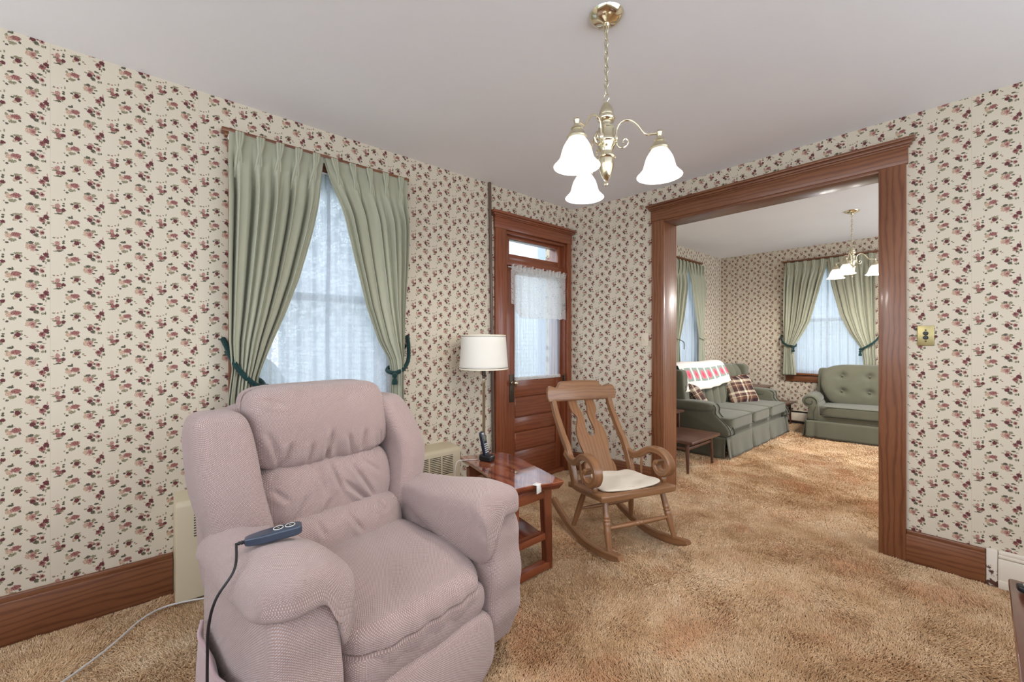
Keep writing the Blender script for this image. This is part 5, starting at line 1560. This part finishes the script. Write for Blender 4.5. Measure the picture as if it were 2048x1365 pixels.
def pillow(label, loc, rot, s=.20):
    def f(x, y, z):
        e = max(abs(x), abs(y))/s
        k = 1+.10*(abs(x)*abs(y))/(s*s)
        return x*k, y*k, z*(1-.75*sstep(.55, 1.05, e))
    mb = MB(); mb.cushion((0, 0, 0), (s, s, .085), 8, 20, f)
    o = mb.build('throw_pillow', M['plaid']); o.location = loc; o.rotation_euler = rot
    return tag(o, label, 'pillow', 'plaid pillows on the sofa')
pillow('brown plaid pillow leaning upright at the corner end of the sofa', (-2.215, 6.18, .575), (R(8), R(62), R(-22)), .205)
pillow('brown plaid pillow half hidden behind the near sofa arm', (-2.26, 4.97, .56), (R(-10), R(58), R(14)), .19)

def step_table(label, x0, x1, y0, y1, zl, zu, lx):
    W = M['walnut']
    t = thing('step_table', label, 'end table', ((x0+x1)/2, (y0+y1)/2, 0), 0, 'walnut step tables beside the sofa')
    cx, cy = (x0+x1)/2, (y0+y1)/2; X = lambda a: a-cx; Y = lambda a: a-cy
    mb = MB(); mb.box(X(x0), X(x1), Y(y0), Y(y1), zl-.026, zl, .006, grain='x'); mb.build('table_top', W, t)
    for x in (x0+.07, x1-.075):
        for y in (y0+.055, y1-.055):
            mb = MB(); mb.tube([(X(x)+(.0), Y(y), zl-.02), (X(x)+.012*(1 if x > cx else -1), Y(y)+.012*(1 if y > cy else -1), 0)], [.019, .012], 14); mb.build('leg', W, t)
    for y in (y0+.055, y1-.055):
        mb = MB(); mb.box(X(x0+.07), X(x1-.075), Y(y)-.008, Y(y)+.008, zl-.095, zl-.070, .003, grain='x'); mb.build('rail', W, t)
    mb = MB(); mb.box(X(x1-.085), X(x1-.065), Y(y0+.055), Y(y1-.055), zl-.095, zl-.070, .003, grain='y'); mb.build('rail', W, t)
    mb = MB(); mb.box(X(x0), X(lx)+.02, Y(y0), Y(y1), zu-.022, zu, .006, grain='y'); mb.build('step_top', W, t)
    for y in (y0+.035, y1-.035):
        mb = MB(); mb.box(X(x0)+.01, X(lx)-.02, Y(y)-.010, Y(y)+.010, zl, zu-.02, .003, grain='z'); mb.build('step_side', W, t)
    return t
step_table('dark walnut step table between wide opening and sofa arm', -2.62, -1.775, 3.80, 4.42, .31, .50, -2.17)
step_table('dark walnut step table in the corner between sofa and loveseat', -2.72, -1.86, 6.86, 7.38, .345, .56, -2.18)

def baseboard_heater():
    t = thing('baseboard_heater', 'low cream baseboard heater along the far wall behind the loveseat', 'heater', (-2.0, YF, 0))
    mb = MB(); mb.prism([(-.0, .03), (-.05, .03), (-.062, .045), (-.062, .150), (-.052, .165), (-.045, .165), (-.045, .15), (-.02, .18), (-.0, .19)], -.8, 3.2, 'x', r=.0); mb.build('cover', M['cream'], t)
    mb = MB(); mb.box(-.8, 3.2, -.060, -.012, .166, .184, .004); mb.build('damper', M['slot'], t)
    mb = MB(); mb.box(-.8, 3.2, -.04, -.0, .0, .03); mb.build('kick', M['slot'], t)
baseboard_heater()

# ------------------------------------------------------------------ outside
mb = MB(); mb.box(-30, -2.9, -20, 30, -.65, -.55); o = mb.build('ground', M['grass']); o['kind'] = 'structure'
mb = MB(); mb.box(-30, 20, 7.7, 40, -.66, -.56); o = mb.build('ground_behind', M['grass']); o['kind'] = 'structure'
mb = MB(); mb.box(-5.2, -2.9, 1.7, 5.0, -.14, -.02, .01); o = mb.build('porch_slab', M['concrete']); o['kind'] = 'structure'
mb = MB(); mb.box(-5.3, -2.92, 1.7, 5.0, 3.50, 3.6); mb.box(-5.2, -5.05, 1.7, 5.0, 3.4, 3.5); o = mb.build('porch_ceiling', M['porch']); o['kind'] = 'structure'
t = thing('porch_post', 'pale porch post seen through the door glass', 'post', (-3.95, 4.27, 0))
mb = MB(); mb.box(-.11, .11, -.2, .2, -.02, 3.5, .01); mb.build('shaft', M['porch'], t)
def house(label, x, y, w, d, h):
    t = thing('neighbour_house', label, 'house', (x, y, -.6), 0, 'neighbouring houses')
    mb = MB(); mb.box(-d/2, d/2, -w/2, w/2, 0, h, .01); mb.build('siding', M['siding'], t)
    mb = MB(); mb.prism([(-d/2-.3, h), (d/2+.3, h), (0, h+1.9)], -w/2-.3, w/2+.3, 'y'); mb.build('roof', M['greyroof'], t)
house('pale clapboard house across the yard, seen through door glass and sheers', -13.0, 10.5, 14, 6, 8.0)
house('pale clapboard house across the side yard, seen through the far end window', -2.5, 22.0, 6, 14, 8.0)
def shrub(label, x, y, r, h):
    mb = MB(); rr = random.Random(int(x*100+y*10))
    for k in range(14):
        a = rr.uniform(0, 2*PI); q = rr.uniform(0, .7)*r
        mb.cushion((q*math.cos(a), q*math.sin(a), rr.uniform(.2, .8)*h), (r*.5, r*.5, h*.32), 2.2, 8, lambda X, Y_, Z: (X*(1+.15*math.sin(Z*19+Y_*23)), Y_*(1+.15*math.sin(X*21)), Z))
    o = mb.build('shrub', M['leaf']); o.location = (x, y, -.56); tag(o, label, 'shrub', 'shrubs outside the window')
shrub('green shrub outside, seen low through the left half of the window sheer', -5.2, .6, .7, 1.5)
shrub('green shrub outside, seen low through the right half of the window sheer', -5.6, 2.0, .6, 1.3)

# ------------------------------------------------------------------ light, camera
w = bpy.data.worlds.new('overcast_sky'); SC.world = w; w.use_nodes = True
nt = w.node_tree; nt.nodes.clear()
out = nt.nodes.new('ShaderNodeOutputWorld'); bg = nt.nodes.new('ShaderNodeBackground')
bg.inputs[0].default_value = (.82, .90, 1.0, 1); bg.inputs[1].default_value = SKY
nt.links.new(bg.outputs[0], out.inputs[0])
def portal(name, loc, rot, sx, sy):
    L = bpy.data.lights.new(name, 'AREA'); L.shape = 'RECTANGLE'; L.size = sx; L.size_y = sy; L.energy = 1
    L.cycles.is_portal = True
    o = bpy.data.objects.new(name, L); COL.objects.link(o); o.location = loc; o.rotation_euler = rot
def port_x(x, y0, y1, z0, z1, sg): portal('daylight_opening', (x, (y0+y1)/2, (z0+z1)/2), (R(90), 0, R(90)*-sg), y1-y0, z1-z0)
def port_y(y, x0, x1, z0, z1, sg): portal('daylight_opening', ((x0+x1)/2, y, (z0+z1)/2), (R(90), 0, R(180) if sg > 0 else 0), x1-x0, z1-z0)
# sg: +1 when light travels towards +axis
port_x(XL-.2, *WIN1, 1); port_x(XL-.16, 2.40, 3.03, .92, 2.15, 1); port_x(XF-.2, *WIN2, 1)
port_y(YF+.2, *WIN3, -1)
port_y(YR-.19, -2.55, -.75, .95, 2.5, 1); port_y(YR-.19, -.6, 1.2, .95, 2.5, 1)  # this row and the next serve the openings added for fill light
port_x(XR+.19, -1.6, .2, .95, 2.5, -1); port_x(XR+.19, .4, 2.9, .95, 2.5, -1); port_x(1.35+.19, 3.62, 5.4, .25, 2.6, -1); port_x(1.35+.19, 5.5, 7.35, .25, 2.6, -1)

cam = bpy.data.cameras.new('camera'); cam.sensor_fit = 'HORIZONTAL'; cam.sensor_width = 36; cam.lens = 835/2048*36; cam.clip_start = .02
co = bpy.data.objects.new('camera', cam); COL.objects.link(co)
co.location = (0, 0, 1.25); co.rotation_euler = (R(90), 0, R(48.4))
SC.camera = co
vs = SC.view_settings
vs.view_transform = 'Standard'; vs.look = 'None'; vs.gamma = 1; vs.exposure = EXPO; vs.use_curve_mapping = False
SC.cycles.max_bounces = 10; SC.cycles.diffuse_bounces = 5; SC.cycles.transparent_max_bounces = 16; SC.cycles.glossy_bounces = 4
SC.cycles.sample_clamp_indirect = 6; SC.cycles.caustics_reflective = False; SC.cycles.caustics_refractive = False
SC.cycles.use_denoising = True
